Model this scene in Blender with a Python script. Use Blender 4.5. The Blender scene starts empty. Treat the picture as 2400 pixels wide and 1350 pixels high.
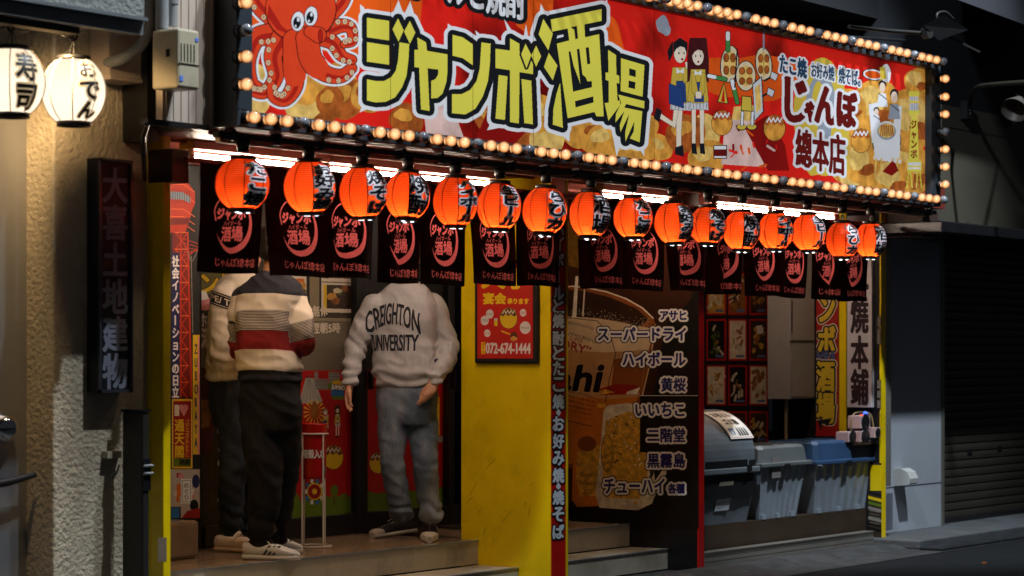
import bpy, bmesh, math, random
import numpy as np
from mathutils import Vector, Matrix, noise
from mathutils.bvhtree import BVHTree
random.seed(7)
SC = bpy.context.scene
COL = SC.collection
R = math.radians

# ---------------------------------------------------------------- camera, sky, light, exposure
F, CA, SA = 5666.67, 0.8151, 0.5793          # 85 mm lens on a 2400 px wide frame; facade runs along X
CAM = Vector((0.0, -8.02, 1.4)); HY = 830.0
cam = bpy.data.cameras.new('camera'); cam.lens = 85; cam.sensor_width = 36
cam.shift_y = (HY - 675) / 2400.0
cam.clip_start = 0.1; cam.clip_end = 300
cam.dof.use_dof = True; cam.dof.focus_distance = 14.3; cam.dof.aperture_fstop = 2.8
co = bpy.data.objects.new('camera', cam); COL.objects.link(co)
co.location = CAM; co.rotation_euler = (R(90), 0, -math.atan2(CA, SA))
SC.camera = co
W = bpy.data.worlds.new('World'); SC.world = W; W.use_nodes = True
bg = W.node_tree.nodes['Background']
bg.inputs[0].default_value = (0.80, 0.84, 1.0, 1); bg.inputs[1].default_value = 0.022
SC.view_settings.view_transform = 'Standard'; SC.view_settings.look = 'None'
SC.view_settings.exposure = 0.0; SC.view_settings.gamma = 1.0
SC.cycles.max_bounces = 8; SC.cycles.sample_clamp_indirect = 3.0
SC.cycles.use_denoising = True

def lamp(name, kind, loc, energy, col=(1, 1, 1), size=0.1, target=None, spot=None, blend=.3, sx=None):
    l = bpy.data.lights.new(name, kind); l.energy = energy; l.color = col
    if kind in ('POINT', 'SPOT'): l.shadow_soft_size = size
    if kind == 'AREA':
        l.size = size
        if sx: l.shape = 'RECTANGLE'; l.size_y = sx
    if spot: l.spot_size = R(spot); l.spot_blend = blend
    o = bpy.data.objects.new(name, l); COL.objects.link(o); o.location = loc
    if target: o.rotation_euler = (Vector(target) - Vector(loc)).to_track_quat('-Z', 'Y').to_euler()
    return o
# assumed street lamp over the road, out of view: it casts the sharp shadows under the sign and curtains
lamp('assumed_street_lamp', 'SPOT', (9.3, -2.2, 6.6), 1050, (0.80, 0.91, 1.0), 0.16, (11.2, 0.4, 0.6), 150, .4)

lamp('assumed_street_lamp', 'SPOT', (9.3, -4.6, 10.6), 2300, (0.88, 0.95, 1.0), 0.08, (7.75, .1, 1.4), 20, .25)  # second assumed street lamp, narrow spot added to light the left stucco wall
lamp('assumed_street_lamp', 'SPOT', (14.6, -2.65, 6.6), 1900, (0.80, 0.91, 1.0), 0.08, (16.1, .5, .6), 50, .7)  # third assumed street lamp, added to light the right-hand wall and bins

# ---------------------------------------------------------------- pixel measure -> world point on a real plane
def ray(px, py):
    a = (px - 1200) / F
    return Vector((CA + SA * a, SA - CA * a, (HY - py) / F))
def fp(px, py, Y):
    d = ray(px, py); return CAM + d * ((Y - CAM.y) / d.y)
def sp(px, py, X):
    d = ray(px, py); return CAM + d * ((X - CAM.x) / d.x)
def gp(px, py, z):
    d = ray(px, py); return CAM + d * ((z - CAM.z) / d.z)
def cp(px, py, Z): return CAM + ray(px, py) * Z
def fx(px, Y): return fp(px, HY, Y).x
def fz(px, py, Y): return fp(px, py, Y).z

# ---------------------------------------------------------------- materials
def S(r, g=None, b=None):
    if g is None: r, g, b = r
    f = lambda c: ((c / 255) / 12.92 if c / 255 <= .04045 else ((c / 255 + .055) / 1.055) ** 2.4)
    return (f(r), f(g), f(b))
_M = {}
def mat(name, col, rough=.55, var=.12, scale=9, bump=0, bscale=60, metal=0, emit=None, es=0, coat=0, stretch=(1, 1, 1), spec=.4, dirt=0):
    if name in _M: return _M[name]
    m = bpy.data.materials.new(name); m.use_nodes = True; _M[name] = m
    nt = m.node_tree; N = nt.nodes; L = nt.links; p = N['Principled BSDF']
    p.inputs['Roughness'].default_value = rough; p.inputs['Metallic'].default_value = metal
    p.inputs['Specular IOR Level'].default_value = spec
    if coat: p.inputs['Coat Weight'].default_value = coat; p.inputs['Coat Roughness'].default_value = .12
    tc = N.new('ShaderNodeTexCoord'); mp = N.new('ShaderNodeMapping'); L.new(tc.outputs['Object'], mp.inputs[0])
    mp.inputs['Scale'].default_value = stretch
    nz = N.new('ShaderNodeTexNoise'); nz.inputs['Scale'].default_value = scale; nz.inputs['Detail'].default_value = 6
    L.new(mp.outputs[0], nz.inputs['Vector'])
    rp = N.new('ShaderNodeValToRGB'); L.new(nz.outputs[0], rp.inputs[0])
    k = 1 - var; k2 = 1 + var * .6
    rp.color_ramp.elements[0].position = .3; rp.color_ramp.elements[1].position = .7
    rp.color_ramp.elements[0].color = (col[0] * k, col[1] * k, col[2] * k, 1)
    rp.color_ramp.elements[1].color = (min(1, col[0] * k2), min(1, col[1] * k2), min(1, col[2] * k2), 1)
    out = rp.outputs[0]
    if dirt:
        n2 = N.new('ShaderNodeTexNoise'); n2.inputs['Scale'].default_value = 2.3; n2.inputs['Detail'].default_value = 9; n2.inputs['Roughness'].default_value = .7
        L.new(tc.outputs['Object'], n2.inputs['Vector'])
        r2 = N.new('ShaderNodeValToRGB'); r2.color_ramp.elements[0].position = .52; r2.color_ramp.elements[1].position = .72
        L.new(n2.outputs[0], r2.inputs[0])
        mx = N.new('ShaderNodeMix'); mx.data_type = 'RGBA'; mx.inputs[7].default_value = (col[0] * .35, col[1] * .33, col[2] * .3, 1)
        ml = N.new('ShaderNodeMath'); ml.operation = 'MULTIPLY'; ml.inputs[1].default_value = dirt; L.new(r2.outputs[0], ml.inputs[0])
        L.new(ml.outputs[0], mx.inputs[0]); L.new(out, mx.inputs[6]); out = mx.outputs[2]
    L.new(out, p.inputs['Base Color'])
    if emit is not None:
        if emit == 'base': L.new(out, p.inputs['Emission Color'])
        else: p.inputs['Emission Color'].default_value = (*emit, 1)
        p.inputs['Emission Strength'].default_value = es
    if bump:
        nb = N.new('ShaderNodeTexNoise'); nb.inputs['Scale'].default_value = bscale; nb.inputs['Detail'].default_value = 5
        L.new(mp.outputs[0], nb.inputs['Vector'])
        b = N.new('ShaderNodeBump'); b.inputs['Strength'].default_value = min(1, bump); b.inputs['Distance'].default_value = .01 * max(1, bump)
        L.new(nb.outputs[0], b.inputs['Height']); L.new(b.outputs[0], p.inputs['Normal'])
    return m
def translucent(m, k, tint=(1, 1, 1)):
    nt = m.node_tree; N = nt.nodes; p = N['Principled BSDF']; t = N.new('ShaderNodeBsdfTranslucent'); x = N.new('ShaderNodeMixShader'); x.inputs[0].default_value = k
    q = N.new('ShaderNodeMix'); q.data_type = 'RGBA'; q.blend_type = 'MULTIPLY'; q.inputs[0].default_value = 1; q.inputs[7].default_value = (*tint, 1)
    nt.links.new(p.inputs['Base Color'].links[0].from_socket, q.inputs[6]); nt.links.new(q.outputs[2], t.inputs[0])
    nt.links.new(p.outputs[0], x.inputs[1]); nt.links.new(t.outputs[0], x.inputs[2]); nt.links.new(x.outputs[0], N['Material Output'].inputs[0]); return m
def ink(name, rgb, var=.05, rough=.5, es=0, scale=9, coat=0, **k):
    return mat(name, S(rgb), rough, var, scale, emit='base' if es else None, es=es, coat=coat, **k)

# ---------------------------------------------------------------- mesh builder
def rootloc(o):
    v = Vector((0, 0, 0))
    while o: v += o.location; o = o.parent
    return v
class MB:
    def __init__(s): s.v = []; s.f = []; s.m = []; s.mats = []; s.sm = []
    def mi(s, m):
        if m not in s.mats: s.mats.append(m)
        return s.mats.index(m)
    def add(s, vs, fs, m, smooth=False):
        n = len(s.v); s.v += [tuple(v) for v in vs]; i = s.mi(m)
        for f in fs: s.f.append([n + k for k in f]); s.m.append(i); s.sm.append(smooth)
        return s
    def box(s, x0, x1, y0, y1, z0, z1, m):
        x0, x1 = sorted((x0, x1)); y0, y1 = sorted((y0, y1)); z0, z1 = sorted((z0, z1))
        v = [(x, y, z) for z in (z0, z1) for y in (y0, y1) for x in (x0, x1)]
        return s.add(v, [(0, 2, 3, 1), (4, 5, 7, 6), (0, 1, 5, 4), (2, 6, 7, 3), (0, 4, 6, 2), (1, 3, 7, 5)], m)
    def hexa(s, b, t, m):      # bottom quad, top quad
        return s.add(list(b) + list(t), [(3, 2, 1, 0), (4, 5, 6, 7), (0, 1, 5, 4), (1, 2, 6, 5), (2, 3, 7, 6), (3, 0, 4, 7)], m)
    def tube(s, pts, r, m, n=8, cap=True, smooth=True):
        pts = [Vector(p) for p in pts]; k = len(pts); rs = r if isinstance(r, (list, tuple)) else [r] * k
        vs = []; up = None
        for i, p in enumerate(pts):
            t = (pts[min(i + 1, k - 1)] - pts[max(i - 1, 0)]).normalized()
            if up is None:
                up = Vector((0, 0, 1)) if abs(t.z) < .9 else Vector((1, 0, 0))
            a = t.cross(up).normalized(); b = a.cross(t).normalized(); up = b
            for j in range(n):
                w = 2 * math.pi * j / n; vs.append(p + (a * math.cos(w) + b * math.sin(w)) * rs[i])
        fs = [(i * n + j, i * n + (j + 1) % n, (i + 1) * n + (j + 1) % n, (i + 1) * n + j) for i in range(k - 1) for j in range(n)]
        s.add(vs, fs, m, smooth)
        if cap:
            s.add(vs[:n], [tuple(range(n))], m); s.add(vs[-n:], [tuple(range(n - 1, -1, -1))], m)
        return s
    def lathe(s, c, prof, m, n=32, smooth=True, tf=None):
        c = Vector(c); vs = []
        for (r, z) in prof:
            for j in range(n):
                w = 2 * math.pi * j / n; q = Vector((r * math.cos(w), r * math.sin(w), z))
                vs.append(c + (tf @ q if tf else q))
        k = len(prof)
        fs = [(i * n + j, i * n + (j + 1) % n, (i + 1) * n + (j + 1) % n, (i + 1) * n + j) for i in range(k - 1) for j in range(n)]
        return s.add(vs, fs, m, smooth)
    def build(s, name, parent=None, bevel=0, kind=None, label=None, cat=None, group=None, part_label=None, weld=False):
        me = bpy.data.meshes.new(name); o = bpy.data.objects.new(name, me); COL.objects.link(o)
        off = rootloc(parent) if parent else Vector((0, 0, 0))
        base = off
        if not parent and s.v:
            a = np.array(s.v); base = Vector(((a[:, 0].min() + a[:, 0].max()) / 2, (a[:, 1].min() + a[:, 1].max()) / 2, a[:, 2].min()))
            o.location = base
        me.from_pydata([(v[0] - base.x, v[1] - base.y, v[2] - base.z) for v in s.v], [], s.f)
        for m in s.mats: me.materials.append(m)
        me.polygons.foreach_set('material_index', s.m); me.polygons.foreach_set('use_smooth', s.sm)
        me.update()
        if parent: o.parent = parent
        if bevel:
            b = o.modifiers.new('bevel', 'BEVEL'); b.width = bevel; b.segments = 2; b.limit_method = 'ANGLE'; b.angle_limit = R(40)
        if weld: w = o.modifiers.new('weld', 'WELD'); w.merge_threshold = .0005
        tag(o, label, cat, group, kind)
        if part_label: o['label'] = part_label
        return o
def tag(o, label=None, cat=None, group=None, kind=None):
    if label: o['label'] = label
    if cat: o['category'] = cat
    if group: o['group'] = group
    if kind: o['kind'] = kind
    return o
def thing(name, loc, label, cat, group=None):
    o = bpy.data.objects.new(name, None); COL.objects.link(o); o.location = loc; o.empty_display_size = .1
    return tag(o, label, cat, group)

# ---------------------------------------------------------------- printed graphics: cells painted by hand, then meshed as coloured faces
_T = {}
def tris(s):
    if s in _T: return _T[s]
    c = bpy.data.curves.new('t', 'FONT'); c.body = s; c.resolution_u = 3
    o = bpy.data.objects.new('t', c); COL.objects.link(o)
    dg = bpy.context.evaluated_depsgraph_get(); dg.update()
    me = bpy.data.meshes.new_from_object(o.evaluated_get(dg)); me.calc_loop_triangles()
    v = np.array([q.co[:2] for q in me.vertices]).reshape(-1, 2)
    t = np.array([list(q.vertices) for q in me.loop_triangles], dtype=int).reshape(-1, 3)
    r = v[t] if len(t) else np.zeros((0, 3, 2))
    COL.objects.unlink(o); bpy.data.objects.remove(o); bpy.data.curves.remove(c); bpy.data.meshes.remove(me)
    _T[s] = r; return r
class Canvas:
    def __init__(s, x0, y0, x1, y1, res):
        s.x0, s.y0, s.res = x0, y0, res; s.w = int(round((x1 - x0) * res)); s.h = int(round((y1 - y0) * res))
        s.a = np.zeros((s.h, s.w), np.int16); s.cols = [None]
    def ci(s, m):
        if m is None: return 0
        if m not in s.cols: s.cols.append(m)
        return s.cols.index(m)
    def _bb(s, pts, pad=0):
        p = (np.asarray(pts, float) - (s.x0, s.y0)) * s.res
        a = np.floor(p.min(0) - pad).astype(int); b = np.ceil(p.max(0) + pad).astype(int) + 1
        x0, y0 = max(0, a[0]), max(0, a[1]); x1, y1 = min(s.w, b[0]), min(s.h, b[1])
        return p, x0, y0, x1, y1
    def polymask(s, pts):
        k = np.zeros((s.h, s.w), bool); p, x0, y0, x1, y1 = s._bb(pts)
        if x1 <= x0 or y1 <= y0: return k
        Y, X = np.mgrid[y0:y1, x0:x1] + .5; ins = np.zeros(X.shape, bool)
        for i in range(len(p)):
            (ax, ay), (bx, by) = p[i], p[(i + 1) % len(p)]
            if ay == by: continue
            c = ((ay > Y) != (by > Y)) & (X < (bx - ax) * (Y - ay) / (by - ay) + ax); ins ^= c
        k[y0:y1, x0:x1] = ins; return k
    def paint(s, k, m): s.a[k] = s.ci(m)
    def poly(s, pts, m): s.paint(s.polymask(pts), m)
    def rect(s, x0, y0, x1, y1, m): s.poly([(x0, y0), (x1, y0), (x1, y1), (x0, y1)], m)
    def disc(s, cx, cy, rx, ry, m, rot=0, wob=0, seed=0):
        rnd = random.Random(seed); ph = [rnd.uniform(0, 6.28) for _ in range(3)]
        pts = []
        for i in range(40):
            w = 2 * math.pi * i / 40; q = 1 + wob * (math.sin(2 * w + ph[0]) + .6 * math.sin(3 * w + ph[1]) + .5 * math.sin(5 * w + ph[2]))
            x, y = rx * q * math.cos(w), ry * q * math.sin(w)
            pts.append((cx + x * math.cos(rot) - y * math.sin(rot), cy + x * math.sin(rot) + y * math.cos(rot)))
        s.poly(pts, m)
    def strokemask(s, pts, w0, w1=None):
        w1 = w0 if w1 is None else w1; k = np.zeros((s.h, s.w), bool); n = len(pts) - 1
        for i in range(n):
            a = w0 + (w1 - w0) * i / n; b = w0 + (w1 - w0) * (i + 1) / n
            p, x0, y0, x1, y1 = s._bb(pts[i:i + 2], max(a, b) * s.res + 1)
            if x1 <= x0 or y1 <= y0: continue
            Y, X = np.mgrid[y0:y1, x0:x1] + .5; d = p[1] - p[0]; L = max(1e-9, d @ d)
            t = np.clip(((X - p[0][0]) * d[0] + (Y - p[0][1]) * d[1]) / L, 0, 1)
            q = np.hypot(X - p[0][0] - t * d[0], Y - p[0][1] - t * d[1])
            k[y0:y1, x0:x1] |= q <= (a + (b - a) * t) * s.res
        return k
    def stroke(s, pts, w0, m, w1=None): s.paint(s.strokemask(pts, w0, w1), m)
    def dilate(s, k, r):
        r = r * s.res
        if r < .5: return k
        ys, xs = np.nonzero(k)
        if not len(ys): return k
        R_ = int(r) + 1; y0, y1 = max(0, ys.min() - R_), min(s.h, ys.max() + R_ + 1); x0, x1 = max(0, xs.min() - R_), min(s.w, xs.max() + R_ + 1)
        sub = k[y0:y1, x0:x1]; out = sub.copy(); H, Wd = sub.shape
        for dy in range(-int(r), int(r) + 1):
            w = int(math.sqrt(max(0, r * r - dy * dy)))
            c = np.cumsum(np.pad(sub, ((0, 0), (w + 1, w))).astype(np.int32), 1)
            hz = (c[:, 2 * w + 1:] - c[:, :-(2 * w + 1)]) > 0
            if dy >= 0: out[dy:] |= hz[:H - dy]
            else: out[:dy] |= hz[-dy:]
        o = np.zeros_like(k); o[y0:y1, x0:x1] = out; return o
    def trimask(s, T):
        k = np.zeros((s.h, s.w), bool)
        P = (T - (s.x0, s.y0)) * s.res
        for p in P:
            x0 = max(0, int(p[:, 0].min())); x1 = min(s.w, int(p[:, 0].max()) + 2); y0 = max(0, int(p[:, 1].min())); y1 = min(s.h, int(p[:, 1].max()) + 2)
            if x1 <= x0 or y1 <= y0: continue
            X = np.arange(x0, x1)[None, :] + .5; Y = np.arange(y0, y1)[:, None] + .5
            e = [(p[(i + 1) % 3, 0] - p[i, 0]) * (Y - p[i, 1]) - (p[(i + 1) % 3, 1] - p[i, 1]) * (X - p[i, 0]) for i in range(3)]
            k[y0:y1, x0:x1] |= ((e[0] >= 0) & (e[1] >= 0) & (e[2] >= 0)) | ((e[0] <= 0) & (e[1] <= 0) & (e[2] <= 0))
        return k
    def textmask(s, txt, quad, bold=0, vert=False, warp=None, fit=True):
        k = np.zeros((s.h, s.w), bool); q = np.array(quad, float)
        def put(T):
            u, v = T[..., 0:1], T[..., 1:2]
            if warp: u, v = warp(u, v)
            return s.trimask((q[0] * (1 - u) + q[1] * u) * (1 - v) + (q[3] * (1 - u) + q[2] * u) * v)
        if vert:
            n = len(txt)
            for i, ch in enumerate(txt):
                T = tris(ch)
                if not len(T): continue
                T = T.copy(); x = T[..., 0].copy(); y = .88 - T[..., 1] + .05
                if ch in 'ー~―-': x, y = 1 - y, x.copy()
                k |= put(np.stack([x, (i + y) / n], -1))
        else:
            T = tris(txt).copy()
            if not len(T): return k
            a = T.reshape(-1, 2).min(0); b = T.reshape(-1, 2).max(0)
            k |= put(np.stack([(T[..., 0] - a[0]) / (b[0] - a[0]), (b[1] - T[..., 1]) / (b[1] - a[1])], -1))
        return s.dilate(k, bold) if bold else k
    def text(s, txt, quad, m, bold=0, outs=(), vert=False, warp=None):
        k = s.textmask(txt, quad, bold, vert, warp)
        for (om, w) in outs: s.paint(s.dilate(k, w), om)
        s.paint(k, m); return k
    def quads(s, maxw=10**9, maxh=10**9):
        out = []; act = {}
        for y in range(s.h + 1):
            cur = {}
            if y < s.h:
                row = s.a[y]; ch = np.flatnonzero(np.diff(row)) + 1; st = np.concatenate(([0], ch)); en = np.concatenate((ch, [s.w]))
                for a, b in zip(st, en):
                    c = row[a]
                    if c == 0: continue
                    while a < b:
                        e = min(b, (a // maxw + 1) * maxw) if maxw < 10**9 else b
                        cur[(int(a), int(e), int(c))] = y; a = e
            for key, y0 in act.items():
                if key not in cur or (y - y0) >= maxh: out.append((key[0], y0, key[1], y, key[2]))
                else: cur[key] = y0
            act = cur
        return out
    def emit(s, mb, fn, maxw=10**9, maxh=10**9, smooth=False):
        cache = {}; vs = []; fs = {}
        def V(x, y):
            if (x, y) not in cache: cache[(x, y)] = len(vs); vs.append(fn(s.x0 + x / s.res, s.y0 + y / s.res))
            return cache[(x, y)]
        for (a, y0, b, y1, c) in s.quads(maxw, maxh):
            fs.setdefault(c, []).append((V(a, y1), V(b, y1), V(b, y0), V(a, y0)))
        n = len(mb.v); mb.v += [tuple(v) for v in vs]
        for c, l in fs.items():
            i = mb.mi(s.cols[c])
            for f in l: mb.f.append([n + k for k in f]); mb.m.append(i); mb.sm.append(smooth)
        return mb
def Q(x0, y0, x1, y1): return [(x0, y0), (x1, y0), (x1, y1), (x0, y1)]
def spline(pts, n=8):
    P = [np.array(p, float) for p in pts]; P = [2 * P[0] - P[1]] + P + [2 * P[-1] - P[-2]]; o = []
    for i in range(1, len(P) - 2):
        for k in range(n):
            t = k / n; a, b, c, d = P[i - 1:i + 3]
            o.append(.5 * (2 * b + (c - a) * t + (2 * a - 5 * b + 4 * c - d) * t * t + (3 * b - a - 3 * c + d) * t ** 3))
    o.append(P[-2]); return o
# ---------------------------------------------------------------- base materials
YEL = mat('yellow_paint', S(240, 206, 4), .38, .08, 5, dirt=.45, coat=.12, bump=.06, bscale=14)
BLK = mat('black_paint', (.012, .012, .013), .35, .2)
BLKM = mat('black_metal', (.015, .015, .017), .3, .2, metal=.3)
RED = mat('red_paint', S(196, 22, 14), .35, .08, coat=.2, dirt=.2)
TILE = mat('step_tile', S(190, 182, 164), .45, .1, 3, bump=.15, bscale=30, dirt=.7)
FLOORM = mat('entrance_floor', S(152, 128, 102), .24, .2, 4, stretch=(1, 6, 1), dirt=.4)
NOSE = mat('nosing_metal', S(150, 158, 166), .35, .15, 12, metal=.6, dirt=.4)
ALU = mat('aluminium', S(170, 165, 155), .35, .1, 10, metal=.7, stretch=(.3, 4, 4), dirt=.3)
STUC = mat('stucco', S(188, 176, 154), .9, .14, 11, bump=1.4, bscale=44, dirt=.3)
CONC = mat('concrete', S(66, 67, 68), .95, .3, 6, spec=.1, bump=.4, bscale=50, dirt=.5)
ASPH = mat('asphalt', (.02, .021, .023), 1, .45, 90, bump=.7, bscale=160, dirt=.4, spec=.05)
SOFF = mat('soffit_board', S(120, 52, 40), .5, .12, 4)
BEIGE = mat('beige_cladding', S(186, 170, 156), .55, .06, 3, stretch=(9, 9, .6))
DARKW = mat('dark_facade', S(30, 31, 35), .8, .2, 2, bump=.2)
GREYW = mat('grey_wall', S(172, 177, 186), .6, .05, 2, bump=.05, dirt=.15)
OLIVE = mat('shutter_slats', S(70, 65, 56), .42, .12, 3, metal=.25, stretch=(1, 1, 6), dirt=.4)
PVC = mat('grey_pvc', S(140, 142, 144), .45, .06)
STEEL = mat('brushed_steel', S(170, 172, 178), .34, .07, 14, metal=.75, stretch=(.6, .6, 70))

# ---------------------------------------------------------------- ground
x0, x1 = -12, 60
MB().add([(x0, -40, -.004), (x1, -40, -.004), (x1, 14, -.004), (x0, 14, -.004)], [(0, 1, 2, 3)], ASPH).build('road', kind='structure')
MB().add([(x0, -.6, 0), (x1, -.58, 0), (x1, .6, 0), (x0, .6, 0)], [(0, 1, 2, 3)], CONC).build('gutter_pavement', kind='structure')
mb = MB()
XR = fx(2065, 0); XL = fx(383, 0); XP, XP2, XB = 11.68, fx(1330, 0), 13.36
for i in range(14):          # kerb stones
    a = 8.2 + i * .6
    mb.hexa([(a, -.27, 0), (a + .592, -.27, 0), (a + .592, .0, 0), (a, .0, 0)], [(a, -.16, .03), (a + .592, -.16, .03), (a + .592, .0, .03), (a, .0, .03)], CONC)
mb.build('kerb', kind='structure', bevel=.008)
px = fx(2078, -.1)
MB().box(px, 40, -.36, .6, .0, .062, mat('pavement_slab', S(88, 90, 92), .95, .2, 4, bump=.3, dirt=.5, spec=.1)).build('pavement', kind='structure', bevel=.01)
gx = fx(2175, -.45)
mb = MB()
for k in range(4):
    a = gx + k * 1.0
    mb.box(a, a + .97, -.57, -.385, .0, .012, BLKM)
    for j in range(24): mb.box(a + .02 + j * .039, a + .035 + j * .039, -.56, -.395, .012, .02, mat('grate_bar', S(92, 96, 100), .4, .2, metal=.7))
tag(mb.build('drain_grate'), 'dark steel grate over the gutter along the grey pavement edge', 'drain grate')

# ---------------------------------------------------------------- neighbour on the left: stucco wall, steel door, eave
SX0, SX1 = fx(125, .11), fx(345, .11) + .02
lb = thing('stucco_building', (SX0, .2, 0), 'beige rough stucco building with a steel door at far left', 'building')
MB().box(SX0, SX1, .11, 1.2, 0, 6, STUC).build('wall', lb, bevel=.012)
dr = MB().box(SX0 - 2.4, SX0, .285, .34, 0, 2.6, STEEL).build('door', lb)
hx = fx(10, .28)
mb = MB().tube([(hx - .3, .2, fz(0, 1140, .2)), (hx - .06, .2, fz(5, 1131, .2)), (hx + .06, .2, fz(45, 1119, .2)), (hx + .115, .2, fz(62, 1114, .2))], [.018, .02, .016, .013], BLK, 10)
mb.tube([(hx - .12, .29, fz(0, 1140, .2)), (hx - .12, .2, fz(0, 1140, .2))], .02, BLK); mb.build('handle', dr)
c = fp(14, 1003, .25); tf = Matrix.Rotation(R(90), 3, 'X')
MB().lathe(c, [(.066, -.035), (.07, -.01), (.066, .01), (.056, .032), (.038, .048), (.018, .056), (.001, .058)], mat('chrome', (.7, .7, .72), .04, .02, metal=1), 32, tf=tf).build('round_knob', dr)
# eave with channel and rough underside, above the white lanterns
mb = MB(); ez = fz(100, 32, -.45)
mb.box(SX0 - 3, fx(338, -.45), -.45, .11, ez + .03, ez + .5, mat('eave_mortar', S(120, 122, 118), .95, .15, 12, bump=1.5, bscale=40))
mb.build('eave', lb)
mb = MB().box(SX0 - 3, fx(336, -.47), -.47, -.43, ez - .03, ez + .03, mat('galvanised', S(140, 146, 150), .4, .15, 9, metal=.6))
mb.box(SX0 - 3, fx(336, -.47), -.5, -.43, ez + .03, ez + .045, _M['galvanised'])
mb.box(SX0 - 3, fx(190, -.44), -.43, -.36, ez - .06, ez + .028, BLK)
mb.build('eave_channel', lb)
jx0, jx1 = fx(256, -.02), fx(362, -.02)
mb = MB().box(jx0, jx1, -.02, .108, fz(300, 186, -.02), fz(300, 70, -.02), BEIGE).box(jx0 - .004, jx1 + .004, -.03, .108, fz(300, 186, -.02) - .012, fz(300, 186, -.02) + .01, BEIGE)
tag(mb.build('junction_box', bevel=.006), 'wide beige cable box high on the stucco behind the grey hoses', 'cable box')
def hose(pts, r, name, label):
    P = spline(pts, 30); rr = [r * (1 + .09 * math.sin(i * 2.1)) for i in range(len(P))]
    tag(MB().tube([Vector(p) for p in P], rr, PVC, 12).build(name), label, 'conduit', 'grey conduits on the left facade')
hose([fp(352, -60, -.2), fp(350, 20, -.2), fp(348, 70, -.2), fp(325, 112, -.17), fp(280, 140, -.1), fp(238, 150, .08)], .026, 'corrugated_hose', 'thick grey ribbed hose bending down beside the beige meter box')
hose([fp(372, -60, -.12), fp(330, 40, -.08), fp(290, 72, -.05), fp(240, 100, .1)], .018, 'corrugated_hose', 'thin grey hose running behind the thick ribbed hose')
for a, w, y1, lb_ in ((380, .03, 68, 'plain grey pipe between the ribbed hose and the meter box'), (404, .024, 62, 'grey pipe with a collar entering the top of the meter box')):
    p = fp(a, y1, -.44); mb = MB().tube([p, p + Vector((0, 0, 1.6))], w, PVC, 14)
    if a > 390: mb.tube([p + Vector((0, 0, .1)), p + Vector((0, 0, .15))], w * 1.15, PVC, 14)
    tag(mb.build('conduit_pipe'), lb_, 'conduit', 'grey conduits on the left facade')
cx0, cx1 = fx(362, -.36), fx(506, -.41)
mb = MB().box(cx0, cx1, -.41, -.37, fz(430, 288, -.41), 4.6, BEIGE)
for k in range(9): mb.box(cx0 + .02 + k * .05, cx0 + .024 + k * .05, -.414, -.41, fz(430, 288, -.41) + .01, 4.6, BEIGE)
tag(MB().box(fx(345, -.06), fx(372, -.06), -.06, .1, fz(355, 330, -.06), 4.6, BLK).build('dark_gap_strip'), 'narrow black strip added as the dark gap left of the beige cladding', 'dark strip')  # black strip stands in for the dark gap beside the cladding
tag(mb.build('beige_fascia'), 'beige metal cladding between the left building and the sign', 'cladding')
bx0 = fx(345, -.42)
mb = MB().box(bx0, fx(488, -.42), -.425, -.38, fz(430, 300, -.42), fz(430, 287, -.42), BLK)
mb.tube([fp(345, 292, -.42), fp(336, 320, -.3), fp(340, 420, .0)], .012, BLK, 6)
tag(mb.build('drip_rail'), 'black rail along the bottom of the beige cladding', 'rail')
mx0, mx1 = fx(417, -.57), fx(468, -.57); mz0, mz1 = fz(440, 208, -.57), fz(440, 68, -.57)
mt = thing('meter_box', ((mx0 + mx1) / 2, -.5, mz0), 'cream electric meter box with vent slots and rust streak', 'meter box')
CREAM = mat('cream_plastic', S(180, 170, 146), .4, .06, 5, dirt=.5)
MB().box(mx0, mx1, -.57, -.41, mz0, mz1, CREAM).build('case', mt, bevel=.012)
mb = MB()
for k in range(5): mb.box(mx0 + .018 + k * .021, mx0 + .022 + k * .021, -.573, -.57, mz0 + .12, mz0 + .2, BLK)
mb.box(mx0 + .004, mx1 - .004, -.573, -.57, mz0 + .108, mz0 + .112, BLK); mb.build('vent', mt)
mb = MB().box(mx0 + .012, mx0 + .03, -.573, -.57, mz0 + .03, mz0 + .055, ink('sticker_blue', (90, 130, 220)))
mb.box(mx1 - .03, mx1 - .012, -.573, -.57, mz1 - .05, mz1 - .035, _M['sticker_blue']); mb.build('sticker', mt)
MB().box(mx0 - .004, mx0, -.52, -.5, mz0 + .14, mz0 + .175, BLK).build('latch', mt)

# ---------------------------------------------------------------- vertical name board on the stucco
Y = .035
nb = thing('name_board', (fx(268, Y), .1, fz(268, 920, Y)), 'tall black name board with pale brushed characters on the stucco wall', 'name board')
bx = (fx(230, Y), fx(308, Y)); z0, z1 = fz(268, 920, Y), fz(268, 373, Y)
MB().box(bx[0], bx[1], Y, .108, z0, z1, mat('board_black', (.006, .007, .012), .55, .2)).build('board', nb)
mb = MB()
for q in ((bx[0], bx[0] + .012, z0, z1), (bx[1] - .012, bx[1], z0, z1), (bx[0], bx[1], z0, z0 + .014), (bx[0], bx[1], z1 - .014, z1)):
    mb.box(q[0], q[1], Y - .012, Y - .0005, q[2], q[3], mat('board_frame', S(84, 88, 100), .3, .1, metal=.6))
mb.build('frame', nb)
cv = Canvas(230, 370, 310, 925, 2)
cv.text('大喜土地建物', [(240, 385), (300, 388), (300, 908), (240, 910)], ink('board_letter', (124, 130, 146)), bold=2.4, vert=True)
cv.emit(MB(), lambda a, b: fp(a, b, Y - .003)).build('lettering', nb)
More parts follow.
